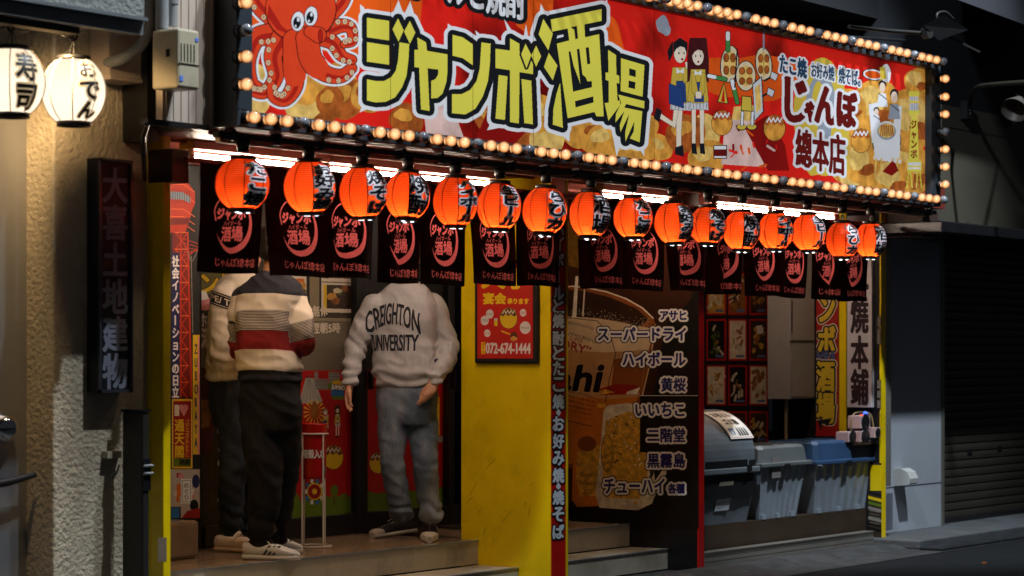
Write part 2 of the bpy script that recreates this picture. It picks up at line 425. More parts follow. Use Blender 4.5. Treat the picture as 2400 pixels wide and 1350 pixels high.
# black gate post with latch in front of the stucco
Y = -.1; gxa, gxb = fx(335, Y), fx(350, Y); zt = fz(340, 966, Y)
gt = thing('gate_post', (gxa, Y, 0), 'black folded gate leaf standing in front of the stucco', 'gate')
MB().box(gxa, gxb, Y, Y + .135, 0.01, zt, mat('gate_black', (.022, .021, .018), .45, .2)).build('panel', gt, bevel=.008)
MB().box(gxa - .004, gxb + .004, Y - .004, Y + .139, zt, zt + .012, BLKM).build('cap', gt)
for k, yy in enumerate((1092, 1110)):
    z = fz(340, yy, Y); MB().tube([(gxa - .004, Y - .012, z), (gxb + .012, Y - .012, z)], .007, NOSE, 8).build('bolt', gt)
MB().box(gxa, gxb + .004, Y - .006, Y, fz(340, 1150, Y), fz(340, 1075, Y), BLKM).build('latch_plate', gt)
mb = MB().box(fx(252, .07), fx(288, .07), .07, .108, fz(270, 1073, .09), fz(270, 1057, .09), CREAM)
mb.tube([fp(276, 1070, .08), fp(268, 1100, .08), fp(258, 1125, .09), fp(272, 1112, .09), fp(280, 1090, .08)], .005, NOSE, 6)
tag(mb.build('wall_bracket'), 'small cream bracket with a hanging wire on the stucco', 'bracket')

# ---------------------------------------------------------------- the shop: shell, steps, soffit, piers, glass front
shop = thing('tavern_building', (12.0, 1.0, 0), 'open tavern front with yellow posts and dark recessed entrances', 'building')
MB().box(XL, fx(400, 0), 0, .11, 0, 2.44, YEL).box(XL + .02, XL + .07, .112, 3.2, 0, 2.44, YEL).build('post', shop, bevel=.003)
MB().box(XP, XP2 - .004, .004, .655, 0, 2.44, YEL).build('pier', shop)
SCF = mat('scuff_grey', S(120, 104, 20), .7, .3, 20)
rnd = random.Random(4)
for k in range(9):          # scratches and worn edges low on the pier
    y, z = rnd.uniform(.05, .6), abs(rnd.gauss(0, .28)) + .31; l = rnd.uniform(.03, .14); an = rnd.uniform(-1.4, -.6)
    MB().tube([(XP - .0004, y, z), (XP - .0004, y + l * .5 * math.cos(an), z + l * .5 * math.sin(an) + .004), (XP - .0004, y + l * math.cos(an), z + l * math.sin(an))], [.0008, .0016, .0006], SCF, 4).build('scratch', shop)
MB().box(fx(352, .05), fx(372, .05), -.0015, .0, fz(360, 1318, 0), fz(360, 1262, 0), mat('old_tape', S(120, 104, 88), .6, .15)).build('tape_patch', shop)
tag(MB().box(gp(2305, 1320, 0).x, gp(2305, 1320, 0).x + .05, gp(2305, 1320, 0).y, gp(2305, 1320, 0).y + .012, -.004, .006, mat('litter_orange', S(190, 110, 50), .7, .1)).build('cigarette_butt'), 'small orange cigarette butt on the dark road at lower right', 'litter')
mb = MB().box(XP + .006, fx(1326, 0), 0, .0038, 0, 2.44, RED).box(fx(1326.5, 0), XP2, -.004, .004, 0, 2.44, mat('yellow_trim', S(230, 200, 10), .4, .05))
mb.build('pier_front', shop)
MB().box(XB, XB + .055, .012, 1.6, 0, 2.44, mat('beer_wall_black', (.008, .008, .009), .3, .2)).build('divider', shop)
MB().box(XB - .002, XB + .062, 0, .0118, 0, 2.44, RED).build('divider_edge', shop)
MB().box(XR, XR + .075, 0, .012, 0, 2.44, YEL).build('post', shop)
MB().box(XR, XR + .07, .0125, 2.4, 0, 2.44, mat('bay_black', (.012, .012, .014), .4, .2)).build('bay_wall', shop)
mb = MB().box(XL - .05, XR + .1, -.46, 3.2, 2.446, 2.62, SOFF)
for k in range(4): mb.box(XL, XR, -.3 + k * .42, -.285 + k * .42, 2.43, 2.4455, SOFF)
mb.build('soffit', shop)
MB().box(XL, XR, -.36, -.33, 2.39, 2.4285, mat('soffit_cove', S(232, 204, 172), .45, .1)).build('cove', shop)
MB().box(XL - .1, 16.6, .9, 3.4, 2.62, 8.5, DARKW).box(XL - .1, 16.6, .2, .9, 3.9, 8.5, DARKW).build('upper_wall', shop)
MB().box(8.2, 16.1, 3.2, 3.4, 0, 2.44, DARKW).build('back_wall', shop)
def steps(xa, xb, name, label):
    st = thing(name, ((xa + xb) / 2, .6, 0), label, 'steps', 'tiled entrance steps')
    for (z0, z1, ya, yb) in ((.145, .282, .525, 3.15), (.01, .132, .232, 3.15)):
        yb = min(yb, 3.15); w = xb - xa; n = max(2, int(w / .62))
        mb = MB()
        for k in range(n): mb.box(xa + w * k / n + .0015, xa + w * (k + 1) / n - .0015, ya + .004, ya + .03, z0, z1, TILE)
        mb.build('riser', st)
        MB().box(xa, xb, ya - .004, ya + .028, z1 + .0003, z1 + .008, NOSE).build('nosing', st, bevel=.002)
        MB().box(xa, xb, ya + .0285, (yb if z1 > .2 else .52), z1 - .02, z1 + .006, FLOORM if z1 > .2 else TILE).build('tread', st)
    return st
steps(XL + .08, XP - .002, 'entrance_steps', 'tiled steps and brown entrance floor the three men stand on')
steps(XP2 + .002, XB - .002, 'entrance_steps', 'tiled steps below the beer poster right of the yellow pier')
BROWN = mat('brown_plinth', S(58, 44, 32), .5, .2, 5)
MB().box(XB + .064, XR - .002, .12, 2.2, .0, .273, BROWN).build('bin_plinth', shop)
mb = MB(); ya = .0                      # aluminium shutter sill
xa, xb = XB + .066, fx(2040, .03)
for (z0, z1, d) in ((.03, .05, 0), (.05, .056, .018), (.056, .082, .004), (.082, .088, .02), (.088, .112, .008), (.112, .118, .0)):
    mb.box(xa, xb, d, .08, z0, z1 - .0004, ALU)
tag(mb.build('shutter_sill'), 'long ribbed aluminium sill on the kerb before the bins', 'sill')

# glass front, Y = 1.48
GY = 1.48
gf = thing('glass_front', (fx(760, GY), GY, .29), 'black framed glass doors with red cartoon film and grey blinds', 'glass door')
SH = mat('blind_grey', S(112, 104, 86), .5, .06, 3, coat=.15); RF = mat('film_red', S(178, 22, 14), .4, .06, coat=.15); GR = ink('film_green', (96, 120, 20), coat=.15)
CRM = ink('film_cream', (222, 208, 186)); KK = ink('film_black', (14, 13, 13), coat=.2); YY = ink('film_yellow', (226, 186, 30)); GREY = ink('film_grey', (140, 136, 126)); BL = ink('film_blue', (40, 110, 170)); SKN = ink('film_skin', (236, 206, 176)); BRN = ink('film_brown', (96, 50, 24)); ORG = ink('film_orange', (214, 110, 30)); NAV = ink('film_navy', (30, 36, 84)); WHT = ink('film_white', (236, 232, 226)); DRED = ink('film_dark_red', (150, 20, 16)); PINK = ink('film_pink', (220, 140, 140))
food = [mat('food_brown', S(150, 92, 36), .5, .55, 26), mat('food_gold', S(206, 150, 60), .5, .45, 30), mat('food_dark', S(58, 40, 24), .5, .6, 34), mat('food_green', S(78, 96, 34), .5, .6, 30), mat('food_pale', S(214, 196, 160), .5, .3, 24)]
cv = Canvas(467, 380, 1092, 1292, 1.6)
L = lambda yy: (lambda x: HY + (yy - HY) * (5226 - x) / (5226 - 760))     # facade line through (760, yy)
def band(xa, xb, ya, yb, m): cv.poly([(xa, L(ya)(xa)), (xb, L(ya)(xb)), (xb, L(yb)(xb)), (xa, L(yb)(xa))], m)
band(467, 1092, 380, 1300, KK)
band(467, 836, 640, 868, SH); band(467, 836, 745, 752, ink('blind_rail', (150, 138, 108)))
band(467, 836, 400, 745, ink('shop_interior', (58, 50, 38)))
band(560, 836, 752, 868, SH)
band(726, 748, 640, 744, ink('blind_rail2', (140, 126, 96)))
for xa, xb in ((718, 725), (749, 752)): band(xa, xb, 560, 744, KK)
def framed(xa, xb, ya, yb, f, side=True):
    band(xa, xb, ya, yb, CRM); band(xa + 5, xb - 5, ya + 5, yb - 9, f)
    if side: band(xa + 5, xa + 13, ya + 5, yb - 9, YY)
    for k in range(7):
        random.seed(int(xa + k)); cv.disc(random.uniform(xa + 18, xb - 10), random.uniform(ya + 12, yb - 18), 9, 7, food[k % 5], wob=.15, seed=k)
framed(753, 831, 662, 732, food[2]); framed(753, 831, 596, 660, food[2]); framed(690, 718, 650, 716, ORG, False); framed(640, 690, 650, 740, food[1])
cv.text('年中無休', [(698, 717), (767, 716), (767, 741), (698, 743)], CRM, .9)
cv.text('〜翌朝5時', [(712, 757), (797, 756), (797, 780), (712, 782)], CRM, .9)
for w_ in ((720, 790), (775, 800), (700, 830)): pass
# red film with hedge, left and right leaf
for xa, xb in ((560, 836), (862, 1052)):
    band(xa, xb, 868, 1175, RF); band(xa, xb, 1172, 1208, GR)
    k = xa
    while k < xb:
        cv.disc(k + 6, L(1172)(k), 11, 9 + 4 * math.sin(k), GR); k += 15
cv.poly([(700, 946), (718, 880), (726, 878), (732, 880), (756, 940), (744, 948), (720, 945)], ink('drape_grey', (176, 170, 158)))
cv.poly([(714, 886), (738, 886), (734, 880), (720, 879)], DRED)
for a in range(5): cv.stroke([(724, 884), (706 + a * 11, 944)], .7, GREY)
for q in ((737, 872, 746, 906), (740, 888, 768, 913), (770, 872, 796, 902)):
    cv.rect(*q, GREY)
    for k in range(6): cv.rect(q[0] + 1, q[1] + 2 + k * 4, q[2] - 1, q[1] + 3 + k * 4, ink('film_grey_dark', (80, 78, 74)))
cv.disc(790, 905, 16, 14, YY); cv.rect(776, 914, 806, 930, BL); cv.disc(774, 905, 7, 8, GR); cv.rect(778, 928, 806, 936, GR)
cv.text('JUMBO', [(777, 901), (808, 905), (808, 918), (777, 914)], WHT, 1.0, [(KK, 1.5)])
for a in range(16):                      # sun rays behind the little shrine figure
    w = a * math.pi / 8; cv.poly([(737 + 8 * math.cos(w), 966 + 8 * math.sin(w)), (737 + 26 * math.cos(w - .08), 966 + 30 * math.sin(w - .08)), (737 + 26 * math.cos(w + .08), 966 + 30 * math.sin(w + .08))], YY)
cv.disc(737, 962, 8, 22, food[0])
def girl(cv, x, y, k, hair, ponytail=False, lean=0):      # plain cartoon schoolgirl, drawn in its own simple style
    o = ink('sign_outline', (26, 28, 36)) if k > 2 else KK
    P = lambda a, b: (x + a * k, y + b * k)
    coat, sk, blue, lt = (ink('sign_mustard', (204, 176, 70)), ink('sign_skin', (236, 222, 204)), ink('sign_blue', (38, 66, 128)), ink('sign_pale', (206, 208, 214)))
    def pl(pts, m, w=.45):
        pts = [P(*p) for p in pts]; mk = cv.polymask(pts); cv.paint(cv.dilate(mk, w * k), o); cv.paint(mk, m)
    if ponytail:
        pl([(-6, -20), (-10, -12), (-9, -4), (-6, -10)], hair); pl([(-3, 34), (2, 34), (1, 52), (1, 66), (-3, 66), (-3, 50)], sk); pl([(-1, 34), (-5, 33), (-6, 45), (-16, 38), (-17, 42), (-4, 50)], sk)
        pl([(-4, 66), (2, 64), (3, 73), (-4, 71)], o); pl([(-19, 34), (-15, 36), (-17, 45), (-21, 42)], o)
    else:
        pl([(-7, -26), (7, -26), (9, -8), (9, 12), (5, 8), (-6, 8), (-9, 12), (-9, -10)], hair)
        for a in (-4, 3): pl([(a - 1.5, 34), (a + 2.2, 34), (a + 1.8, 66), (a - 1, 66)], sk); pl([(a - 1.5, 65), (a + 2, 65), (a + 3, 74), (a - 1, 73)], o)
    pl([(-7, 24), (8, 24), (9, 36), (-8, 35)], lt)
    for a in range(6): cv.stroke([P(-6 + a * 2.6, 26), P(-7 + a * 2.9, 35)], .18 * k, o)
    pl([(-6, 1), (6, 1), (9, 28), (4, 30), (-4, 30), (-9, 28)], coat)
    pl([(-3, 12), (4, 12), (5, 29), (-3, 29)], blue)
    if ponytail: pl([(-9, 14), (2, 18), (3, 34), (-9, 30)], blue); pl([(2, 2), (8, -2), (9, 10), (3, 14)], coat); pl([(4, -3), (8, -4), (9, 1), (5, 2)], sk)
    else: pl([(-6, 4), (-3, 4), (0, 20), (-1, 26), (-5, 20)], coat); pl([(6, 4), (3, 4), (1, 20), (2, 26), (6, 20)], coat); pl([(-2, 20), (3, 20), (3, 26), (-2, 26)], sk)
    pl([(-3, 1), (0, 4), (3, 1), (3, 6), (0, 5), (-3, 6)], WHT, .2)
    hd = [(5 * math.cos(a * .4), -11 + 8.5 * math.sin(a * .4)) for a in range(16)]; pl(hd, sk)
    pl([(-5.5, -10), (-5.5, -19), (0, -23), (6, -19), (5.8, -9), (3.5, -15), (0, -16), (-3, -14)], hair, .2)
    for a in (-2, 2.2): cv.disc(*P(a + (1 if ponytail else 0), -10.5), .55 * k, 1.0 * k, o)
    cv.disc(*P(.3 + (1.4 if ponytail else 0), -5.6), 1.0 * k, .9 * k, DRED)
girl(cv, 763, 975, .78, GREY, True); girl(cv, 791, 970, .78, ink('film_hair', (64, 30, 22)))
def ball(cv, cx, cy, r, o):              # plain takoyaki ball with sauce and mayonnaise
    cv.disc(cx, cy, r * 1.05, r * 1.25, o); cv.disc(cx, cy, r, r * 1.2, YY)
    cv.poly([(cx - r * .95, cy - r * .4), (cx - r * .6, cy - r * .95), (cx, cy - r * 1.2), (cx + r * .6, cy - r * .95), (cx + r * .95, cy - r * .4), (cx + r * .6, cy - r * .2), (cx + r * .3, cy - r * .5), (cx, cy - r * .25), (cx - r * .35, cy - r * .5), (cx - r * .65, cy - r * .2)], BRN)
    cv.stroke([(cx - r * .7 + r * .2 * i, cy - r * (.55 + .4 * (i % 2))) for i in range(8)], r * .06, CRM)
ball(cv, 781, 1072, 23, KK); ball(cv, 886, 1085, 20, KK)
cv.disc(737, 1152, 22, 24, KK)
cv.disc(737, 1152, 19, 21, YY); cv.disc(737, 1152, 15, 17, DRED); cv.disc(737, 1152, 6, 7, YY)
for a in range(10): cv.rect(737 + 21 * math.cos(a * .63) - 3, 1152 + 26 * math.sin(a * .63) - 4, 737 + 21 * math.cos(a * .63) + 4, 1152 + 26 * math.sin(a * .63) + 5, (BL, WHT)[a % 2])
cv.stroke([(784, 1160), (784, 1182)], 1.2, BRN); cv.disc(784, 1150, 9, 14, GR); cv.disc(694, 1168, 8, 11, GR)
# right leaf: little tower sticker
cv.rect(1018, 930, 1030, 1020, YY); cv.text('ジャンボ', Q(1019, 932, 1029, 1018), DRED, .6, vert=True); cv.rect(1012, 1022, 1040, 1036, GREY); cv.stroke([(1016, 1022), (1014, 925)], 1, KK)
# left leaf: old posters
cv.poly([(467, 860), (500, 868), (512, 900), (498, 1060), (467, 1060)], ink('poster_maroon', (74, 14, 10)))
cv.poly([(467, 935), (500, 940), (490, 1000), (467, 1005)], food[0]); cv.poly([(469, 1062), (497, 1064), (505, 1190), (478, 1205), (469, 1200)], food[2])
cv.text('やってます', Q(512, 988, 538, 1200), DRED, 1.8, [(CRM, 3.5)], vert=True)
cv.rect(467, 640, 560, 690, ink('blind_green', (96, 92, 50))); cv.text('ン居', [(472, 642), (562, 640), (562, 688), (472, 690)], YY, 2.4, [(KK, 2)])
cv.disc(480, 712, 18, 16, PINK); cv.poly([(470, 683), (482, 682), (490, 700), (472, 704)], WHT); cv.text('ホルモン', [(468, 735), (540, 735), (540, 765), (468, 765)], WHT, .8); cv.text('酒場', Q(472, 770, 540, 815), CRM, 2)
MB().box(fx(467, GY), fx(1092, GY), GY + .004, GY + .02, .3, 2.44, BLK).build('pane_backing', gf)
cv.emit(MB(), lambda a, b: fp(a, b, GY)).build('film', gf)
def vert(xa, xb, name, d=.05): MB().box(fx(xa, GY - d), fx(xb, GY - d), GY - d, GY - .003, .292, 2.44, BLK).build(name, gf, bevel=.004)
vert(836, 862, 'stile'); vert(1052, 1066, 'stile'); vert(467, 473, 'stile', .03); vert(556, 575, 'stile'); vert(1082, 1100, 'stile', .06)
mb = MB(); za = fz(760, 1208, GY); mb.box(fx(467, GY), fx(1092, GY), GY - .046, GY - .004, .292, za, BLK); mb.build('bottom_rail', gf, bevel=.004)
for xx in (868, 1062): MB().box(fx(xx, GY - .07), fx(xx + 5, GY - .07), GY - .08, GY - .052, fz(xx, 912, GY), fz(xx, 868, GY), BLKM).build('pull_handle', gf)
MB().box(fx(1030, 1.3), 12.6, .85, 1.4, .2885, .296, mat('door_mat', S(50, 40, 30), .95, .4, 90, bump=1, bscale=200)).build('doormat', None, label='dark coarse doormat before the glass doors, behind the yellow pier', cat='doormat')

# tower print on the left
TY = 1.2
tp = thing('printed_panel', (fx(434, TY), TY, fz(434, 1208, TY)), 'tall printed panel with a red lattice tower and street signs', 'poster')
cv = Canvas(380, 380, 468, 1214, 2)
NT = ink('night_print', (26, 28, 26)); TR = ink('tower_red', (196, 54, 22)); TRD = ink('tower_dark', (120, 26, 12)); TRL = ink('tower_light', (240, 110, 50)); GL = ink('tower_glass', (120, 150, 160))
cv.rect(380, 380, 468, 1214, NT)
cv.poly([(380, 430), (440, 428), (457, 450), (457, 478), (447, 500), (446, 512), (380, 520)], TR)
for yy in (432, 456, 490, 508, 524): cv.stroke([(380, yy), (430, yy), (456, yy + 18)], .9, TRL)
cv.poly([(380, 448), (428, 450), (446, 462), (446, 476), (428, 468), (380, 466)], GL)
for k in range(12): cv.rect(382 + k * 5.5, 446, 383.4 + k * 5.5, 476, TRD)
cv.poly([(380, 512), (447, 510), (436, 545), (380, 548)], TRD); cv.poly([(380, 528), (440, 526), (434, 545), (380, 546)], TR)
cv.poly([(404, 545), (434, 545), (446, 700), (448, 930), (404, 930)], TRD)
for k in range(10):
    y = 545 + k * 39; cv.stroke([(412, y), (440, y + 39)], 1.3, TR); cv.stroke([(440, y), (412, y + 39)], 1.3, TR); cv.stroke([(410, y), (442, y)], 1, TRL)
cv.stroke([(424, 545), (424, 930)], 1.4, TR); cv.stroke([(440, 545), (449, 930)], 2, TR)
for a in (0, 10, 20): cv.stroke([(432, 560 + a), (466, 572 + a * .7)], .8, TR); cv.stroke([(432, 610 - a), (466, 578 + a * .5)], .8, TR)
cv.stroke(spline([(440, 590), (450, 612), (466, 580)]), .7, GREY); cv.stroke([(448, 600), (452, 780)], .9, GREY)
cv.rect(402, 592, 421, 934, NAV); cv.text('社会イノベーションの日立', Q(403, 597, 420, 932), WHT, 1.0, vert=True)
cv.rect(452, 785, 468, 1065, YY); cv.text('ZUBORAYA', Q(456, 800, 466, 1050), NAV, .5, vert=True); cv.rect(464, 790, 468, 1065, PINK)
cv.rect(403, 935, 451, 1098, YY); cv.rect(406, 940, 448, 1094, DRED)
for k in range(18):
    for xx in (404.7, 449.6): cv.disc(xx, 939 + k * 9, 1, 1, WHT)
cv.text('I', Q(410, 950, 419, 974), CRM, 1.2); cv.disc(426, 955, 6, 7, PINK); cv.disc(435, 955, 6, 7, PINK); cv.poly([(420.5, 958), (440.5, 958), (431, 976)], PINK)
cv.text('通天閣', Q(409, 980, 432, 1072), YY, 1.1, vert=True); cv.text('TSUTENKAKU', [(442, 982), (442, 1070), (435, 1070), (435, 982)], YY, .3)
cv.rect(406, 1074, 448, 1093, GR); cv.text('横綱', Q(420, 1076, 444, 1090), KK, .8)
cv.rect(380, 1100, 468, 1214, ink('menu_beige', (190, 176, 160)))
for k in range(14):
    random.seed(k); a, b = random.uniform(402, 452), random.uniform(1103, 1160); cv.rect(a, b, a + random.uniform(6, 16), b + random.uniform(8, 24), (WHT, CRM, PINK, ORG, DRED)[k % 5])
cv.rect(424, 1122, 450, 1180, WHT); cv.stroke(Q(427, 1126, 447, 1176) + [(427, 1126)], .6, KK); cv.text('めぐり', Q(430, 1130, 444, 1172), KK, .4, vert=True)
cv.disc(459, 1128, 9, 16, NAV); cv.rect(380, 1188, 424, 1214, food[2]); cv.disc(455, 1185, 10, 14, KK); cv.poly([(426, 1214), (438, 1198), (468, 1190), (468, 1214)], DRED); cv.rect(402, 1190, 420, 1214, BL)
cv.emit(MB(), lambda a, b: fp(a, b, TY)).build('print', tp)
MB().box(fx(380, TY), fx(467.6, TY), TY + .003, TY + .06, fz(434, 1210, TY), 2.44, BLK).build('board', tp)
MB().box(XL + .075, fx(468, 1.0), 1.0, 1.46, .291, fz(434, 1212, TY) - .004, FLOORM).build('low_ledge', shop, bevel=.02)
# ---------------------------------------------------------------- red letter strip on the pier front
cv = Canvas(1288, 500, 1332, 1280, 2)
LW = ink('letter_pale', (214, 222, 232)); LK = ink('letter_black', (16, 14, 16))
for ch, yc in (('ハ', 535), ('イ', 572), ('ボ', 611), ('ー', 649), ('ル', 687), ('と', 718), ('焼', 752), ('酎', 793), ('と', 828), ('た', 863), ('こ', 901), ('焼', 941), ('◆', 967), ('お', 993), ('好', 1034), ('み', 1074), ('焼', 1114), ('◆', 1140), ('焼', 1166), ('そ', 1205), ('ば', 1246)):
    h = 16 if ch != '◆' else 6; w = 12.5 if ch != '◆' else 6
    T = tris(ch); q = Q(1309 - w, yc - h, 1309 + w, yc + h)
    if ch == 'ー': cv.poly([(1306, yc - h + 2), (1311, yc - h + 2), (1311, yc + h - 2), (1306, yc + h - 2)], LW); continue
    if ch == '◆': cv.poly([(1309, yc - 10), (1315, yc), (1309, yc + 10), (1303, yc)], LW); continue
    cv.text(ch, q, LW, 1.5, [(LK, 3.2)])
cv.emit(MB(), lambda a, b: fp(a, b, -.003)).build('pier_lettering', shop)

# ---------------------------------------------------------------- framed poster on the yellow pier
PX = XP - .03
po = thing('framed_poster', (PX, sp(1185, 850, PX).y, sp(1185, 850, PX).z), 'black framed red banquet poster with a phone number on the yellow pier', 'poster')
def sbox(mb, xa, xb, ya, yb, X, t, m):           # box on a plane X = const given photo extents at its middle height
    a, b = sp(xa, HY, X), sp(xb, HY, X); yc = (xa + xb) / 2; z1, z0 = sp(yc, ya, X).z, sp(yc, yb, X).z
    return mb.box(X, X + t, a.y, b.y, z0, z1, m)
sbox(MB(), 1111, 1259, 610, 852, PX, .029, BLK).build('frame', po, bevel=.012)
cv = Canvas(1119, 618, 1252, 842, 3)
PR = ink('poster_red', (196, 26, 14), coat=.3); PYL = ink('poster_yellow', (236, 196, 20)); PWH = ink('poster_white', (226, 214, 206)); PG = ink('poster_green', (70, 130, 50))
cv.rect(1121, 620, 1247, 838, PR)
cv.text('大小', [(1130, 630), (1240, 632), (1240, 676), (1130, 674)], PYL, 3)
cv.text('宴会', [(1133, 687), (1185, 687), (1185, 712), (1133, 712)], PYL, 1.6)
cv.text('承ります', [(1189, 700), (1239, 700), (1239, 713), (1189, 712)], PYL, .9)
for (a, b, r, t, c) in ((1148, 736, 9, '新年会', PG), (1136, 751, 9.5, '忘年会', PG), (1226, 733, 7.5, '送別会', PR), (1231, 768, 12.5, '歓送迎会', PG), (1142, 781, 7.5, '女子会', PR)):
    cv.disc(a, b, r, r * 1.18, PWH); cv.text(t, Q(a - r * .82, b - 3, a + r * .82, b + 3), c, .25)
ball(cv, 1192, 746, 20, ink('poster_black', (24, 18, 16)))
cv.stroke([(1206, 788), (1176, 776)], 1.6, PYL); cv.disc(1204, 789, 9, 11, BRN); cv.disc(1204, 794, 8, 6, food[1]); cv.rect(1158, 749, 1166, 764, PYL); cv.rect(1158, 746, 1166, 751, PWH)
cv.rect(1128, 802, 1137, 830, PYL); cv.text('要予約', Q(1129, 803, 1136, 829), PR, .2, vert=True)
cv.text('072-674-1444', [(1139, 804), (1243, 805), (1243, 829), (1139, 828)], PWH, 1.0)
cv.emit(MB(), lambda a, b: sp(a, b, PX - .004)).build('print', po)
sbox(MB(), 1119, 1249, 618, 840, PX - .003, .0015, PR).build('backing', po)

# ---------------------------------------------------------------- drinks panel on the divider wall
BX = XB - .006
bp = thing('drinks_panel', (BX, .5, .3), 'tall dark beer poster listing drinks on the wall right of the pier', 'poster')
cv = Canvas(1326, 425, 1639, 1236, 1.8)
bk = dict(coat=.15, rough=.4)
B0 = ink('beer_black', (12, 10, 10), **bk); B1 = ink('beer_dark', (58, 26, 10), .35, scale=3, **bk); B2 = ink('beer_brown', (138, 74, 26), .3, scale=4, **bk); B3 = ink('beer_amber', (206, 116, 30), .25, scale=5, **bk)
B4 = ink('beer_foam', (222, 190, 146), .2, scale=8, **bk); B5 = ink('beer_glint', (246, 228, 198), .2, **bk); B6 = ink('beer_gold', (224, 166, 58), .5, scale=26, **bk); B7 = ink('beer_ice', (232, 214, 182), .35, scale=14, **bk); B8 = ink('beer_red', (150, 30, 18), **bk)
NV = ink('drink_navy', (22, 26, 96), **bk); CR = ink('drink_cream', (244, 236, 226), **bk)
cv.rect(1326, 425, 1637.5, 1231, B0)
cv.poly([(1326, 425), (1637, 425), (1637, 560), (1620, 700), (1560, 760), (1536, 900), (1510, 1000), (1326, 1190)], B1)
cv.disc(1345, 572, 70, 52, ink('beer_takoyaki', (120, 84, 20), .5, scale=20, **bk), wob=.08); cv.disc(1420, 520, 60, 50, _M['beer_takoyaki'], wob=.1, seed=4)
gl = [(1326, 672), (1340, 671), (1370, 674), (1420, 684), (1465, 700), (1505, 722), (1530, 745), (1537, 760), (1533, 800), (1522, 860), (1506, 930), (1496, 985), (1480, 1010), (1450, 1060), (1326, 1100)]
cv.poly(gl, B2)
cv.poly([(1326, 678), (1370, 682), (1430, 697), (1490, 722), (1520, 748), (1500, 765), (1450, 752), (1400, 745), (1340, 742), (1326, 742)], ink('beer_glass_dark', (52, 28, 12), .3, scale=6, **bk))
cv.poly([(1326, 742), (1400, 746), (1460, 756), (1524, 770), (1528, 790), (1518, 828), (1440, 840), (1326, 845)], B4)
cv.poly([(1326, 820), (1420, 826), (1518, 820), (1508, 880), (1498, 930), (1326, 1010)], ink('beer_tan', (190, 138, 84), .3, scale=4, **bk))
cv.poly([(1440, 842), (1516, 830), (1500, 920), (1430, 925)], B2)
cv.poly([(1326, 930), (1440, 935), (1494, 930), (1480, 1000), (1440, 1060), (1326, 1090)], B3)
cv.stroke([(1326, 672), (1344, 671), (1372, 674), (1422, 684), (1467, 700), (1506, 722), (1531, 746)], 1.6, B5)
cv.stroke([(1370, 680), (1366, 740)], 1.6, B5); cv.stroke([(1352, 650), (1346, 742)], 3.2, B5, 5); cv.stroke([(1536, 762), (1524, 850), (1500, 950)], 1.2, B4)
for k in range(170):
    random.seed(k); a = random.uniform(1330, 1525); cv.disc(a, 735 + (a - 1330) * .12 + random.gauss(0, 8), .7, .8, B5)
cv.stroke([(1326, 744), (1400, 752), (1432, 790), (1443, 830), (1430, 880), (1410, 990), (1390, 1000), (1326, 985)], .9, B0)
arch = lambda u, v: (u, v + .9 * (u - .1) ** 2 * 1.2)
cv.text('BREWERIES LIMITED', [(1330, 752), (1392, 762), (1392, 769), (1330, 759)], B0, .2, warp=arch)
cv.text('JAPAN BRAND', [(1331, 776), (1398, 795), (1398, 806), (1331, 787)], B0, .35, warp=lambda u, v: (u, v + .25 * u * u))
cv.text('SUPER', [(1335, 787), (1367, 795), (1365, 805), (1334, 797)], B8, .4)
cv.text('DRY”', [(1318, 793), (1386, 814), (1382, 832), (1316, 814)], B8, 1.0)
mk = cv.textmask('Asahi', [(1200, 872), (1416, 852), (1402, 918), (1192, 905)], 3.4)
cv.paint(cv.dilate(mk, 1.0), B4); cv.paint(mk, B0)
for k in range(6): cv.text(('CEREALS USING CAREFULLY', 'AND INGREDIENTS', 'BREWING TECH', 'REFRESHING DRY', 'ASAHI SUPER DRY', 'スーパードライ')[k], [(1331 + k, 912 + k * 12), (1395 - k * 1, 930 + k * 10), (1395 - k, 935 + k * 10), (1331 + k, 918 + k * 12)], (B1, B1, B1, B1, B1, B8)[k], .2)
# upper beer froth highlight, bottle, mug
cv.poly([(1405, 912), (1440, 900), (1490, 902), (1500, 912), (1496, 924), (1405, 926)], B8); cv.poly([(1404, 916), (1420, 912), (1440, 920), (1405, 925)], B6); cv.poly([(1470, 918), (1500, 908), (1494, 924), (1468, 924)], B7)
cv.rect(1400, 945, 1420, 1000, B6); cv.poly([(1400, 955), (1418, 955), (1418, 990), (1432, 1012), (1440, 1060), (1436, 1185), (1352, 1188), (1340, 1170), (1344, 1060), (1356, 1018), (1398, 995)], B3)
cv.poly([(1352, 1060), (1400, 1040), (1424, 1060), (1420, 1160), (1360, 1165), (1350, 1120)], B6); cv.disc(1376, 1040, 22, 18, B2)
cv.text('Suntory', Q(1362, 1106, 1402, 1121), B1, .5); cv.text('Whisky', Q(1358, 1126, 1396, 1142), B1, .5); cv.text('1937', Q(1365, 1153, 1386, 1164), B1, .4); cv.text('SINCE', Q(1369, 1146, 1382, 1150), B1, .2)
cv.poly([(1415, 962), (1425, 950), (1470, 945), (1530, 955), (1538, 980), (1535, 1040), (1545, 1040), (1562, 1050), (1562, 1110), (1540, 1150), (1528, 1180), (1495, 1196), (1405, 1190), (1396, 1160), (1408, 1040)], B7)
cv.poly([(1420, 985), (1470, 965), (1525, 975), (1522, 1060), (1515, 1140), (1498, 1170), (1412, 1165), (1414, 1060)], B6)
cv.poly([(1542, 1050), (1552, 1054), (1551, 1104), (1535, 1128), (1530, 1080)], B0); cv.poly([(1526, 1060), (1534, 1062), (1532, 1110), (1522, 1130)], B1)
for k in range(60):
    random.seed(k + 500); a, b = random.uniform(1425, 1515), random.uniform(975, 1090); cv.stroke([(a, b), (a + random.uniform(-5, 5), b + random.uniform(-4, 7))], random.uniform(.6, 1.6), (B1, B5, B2)[k % 3])
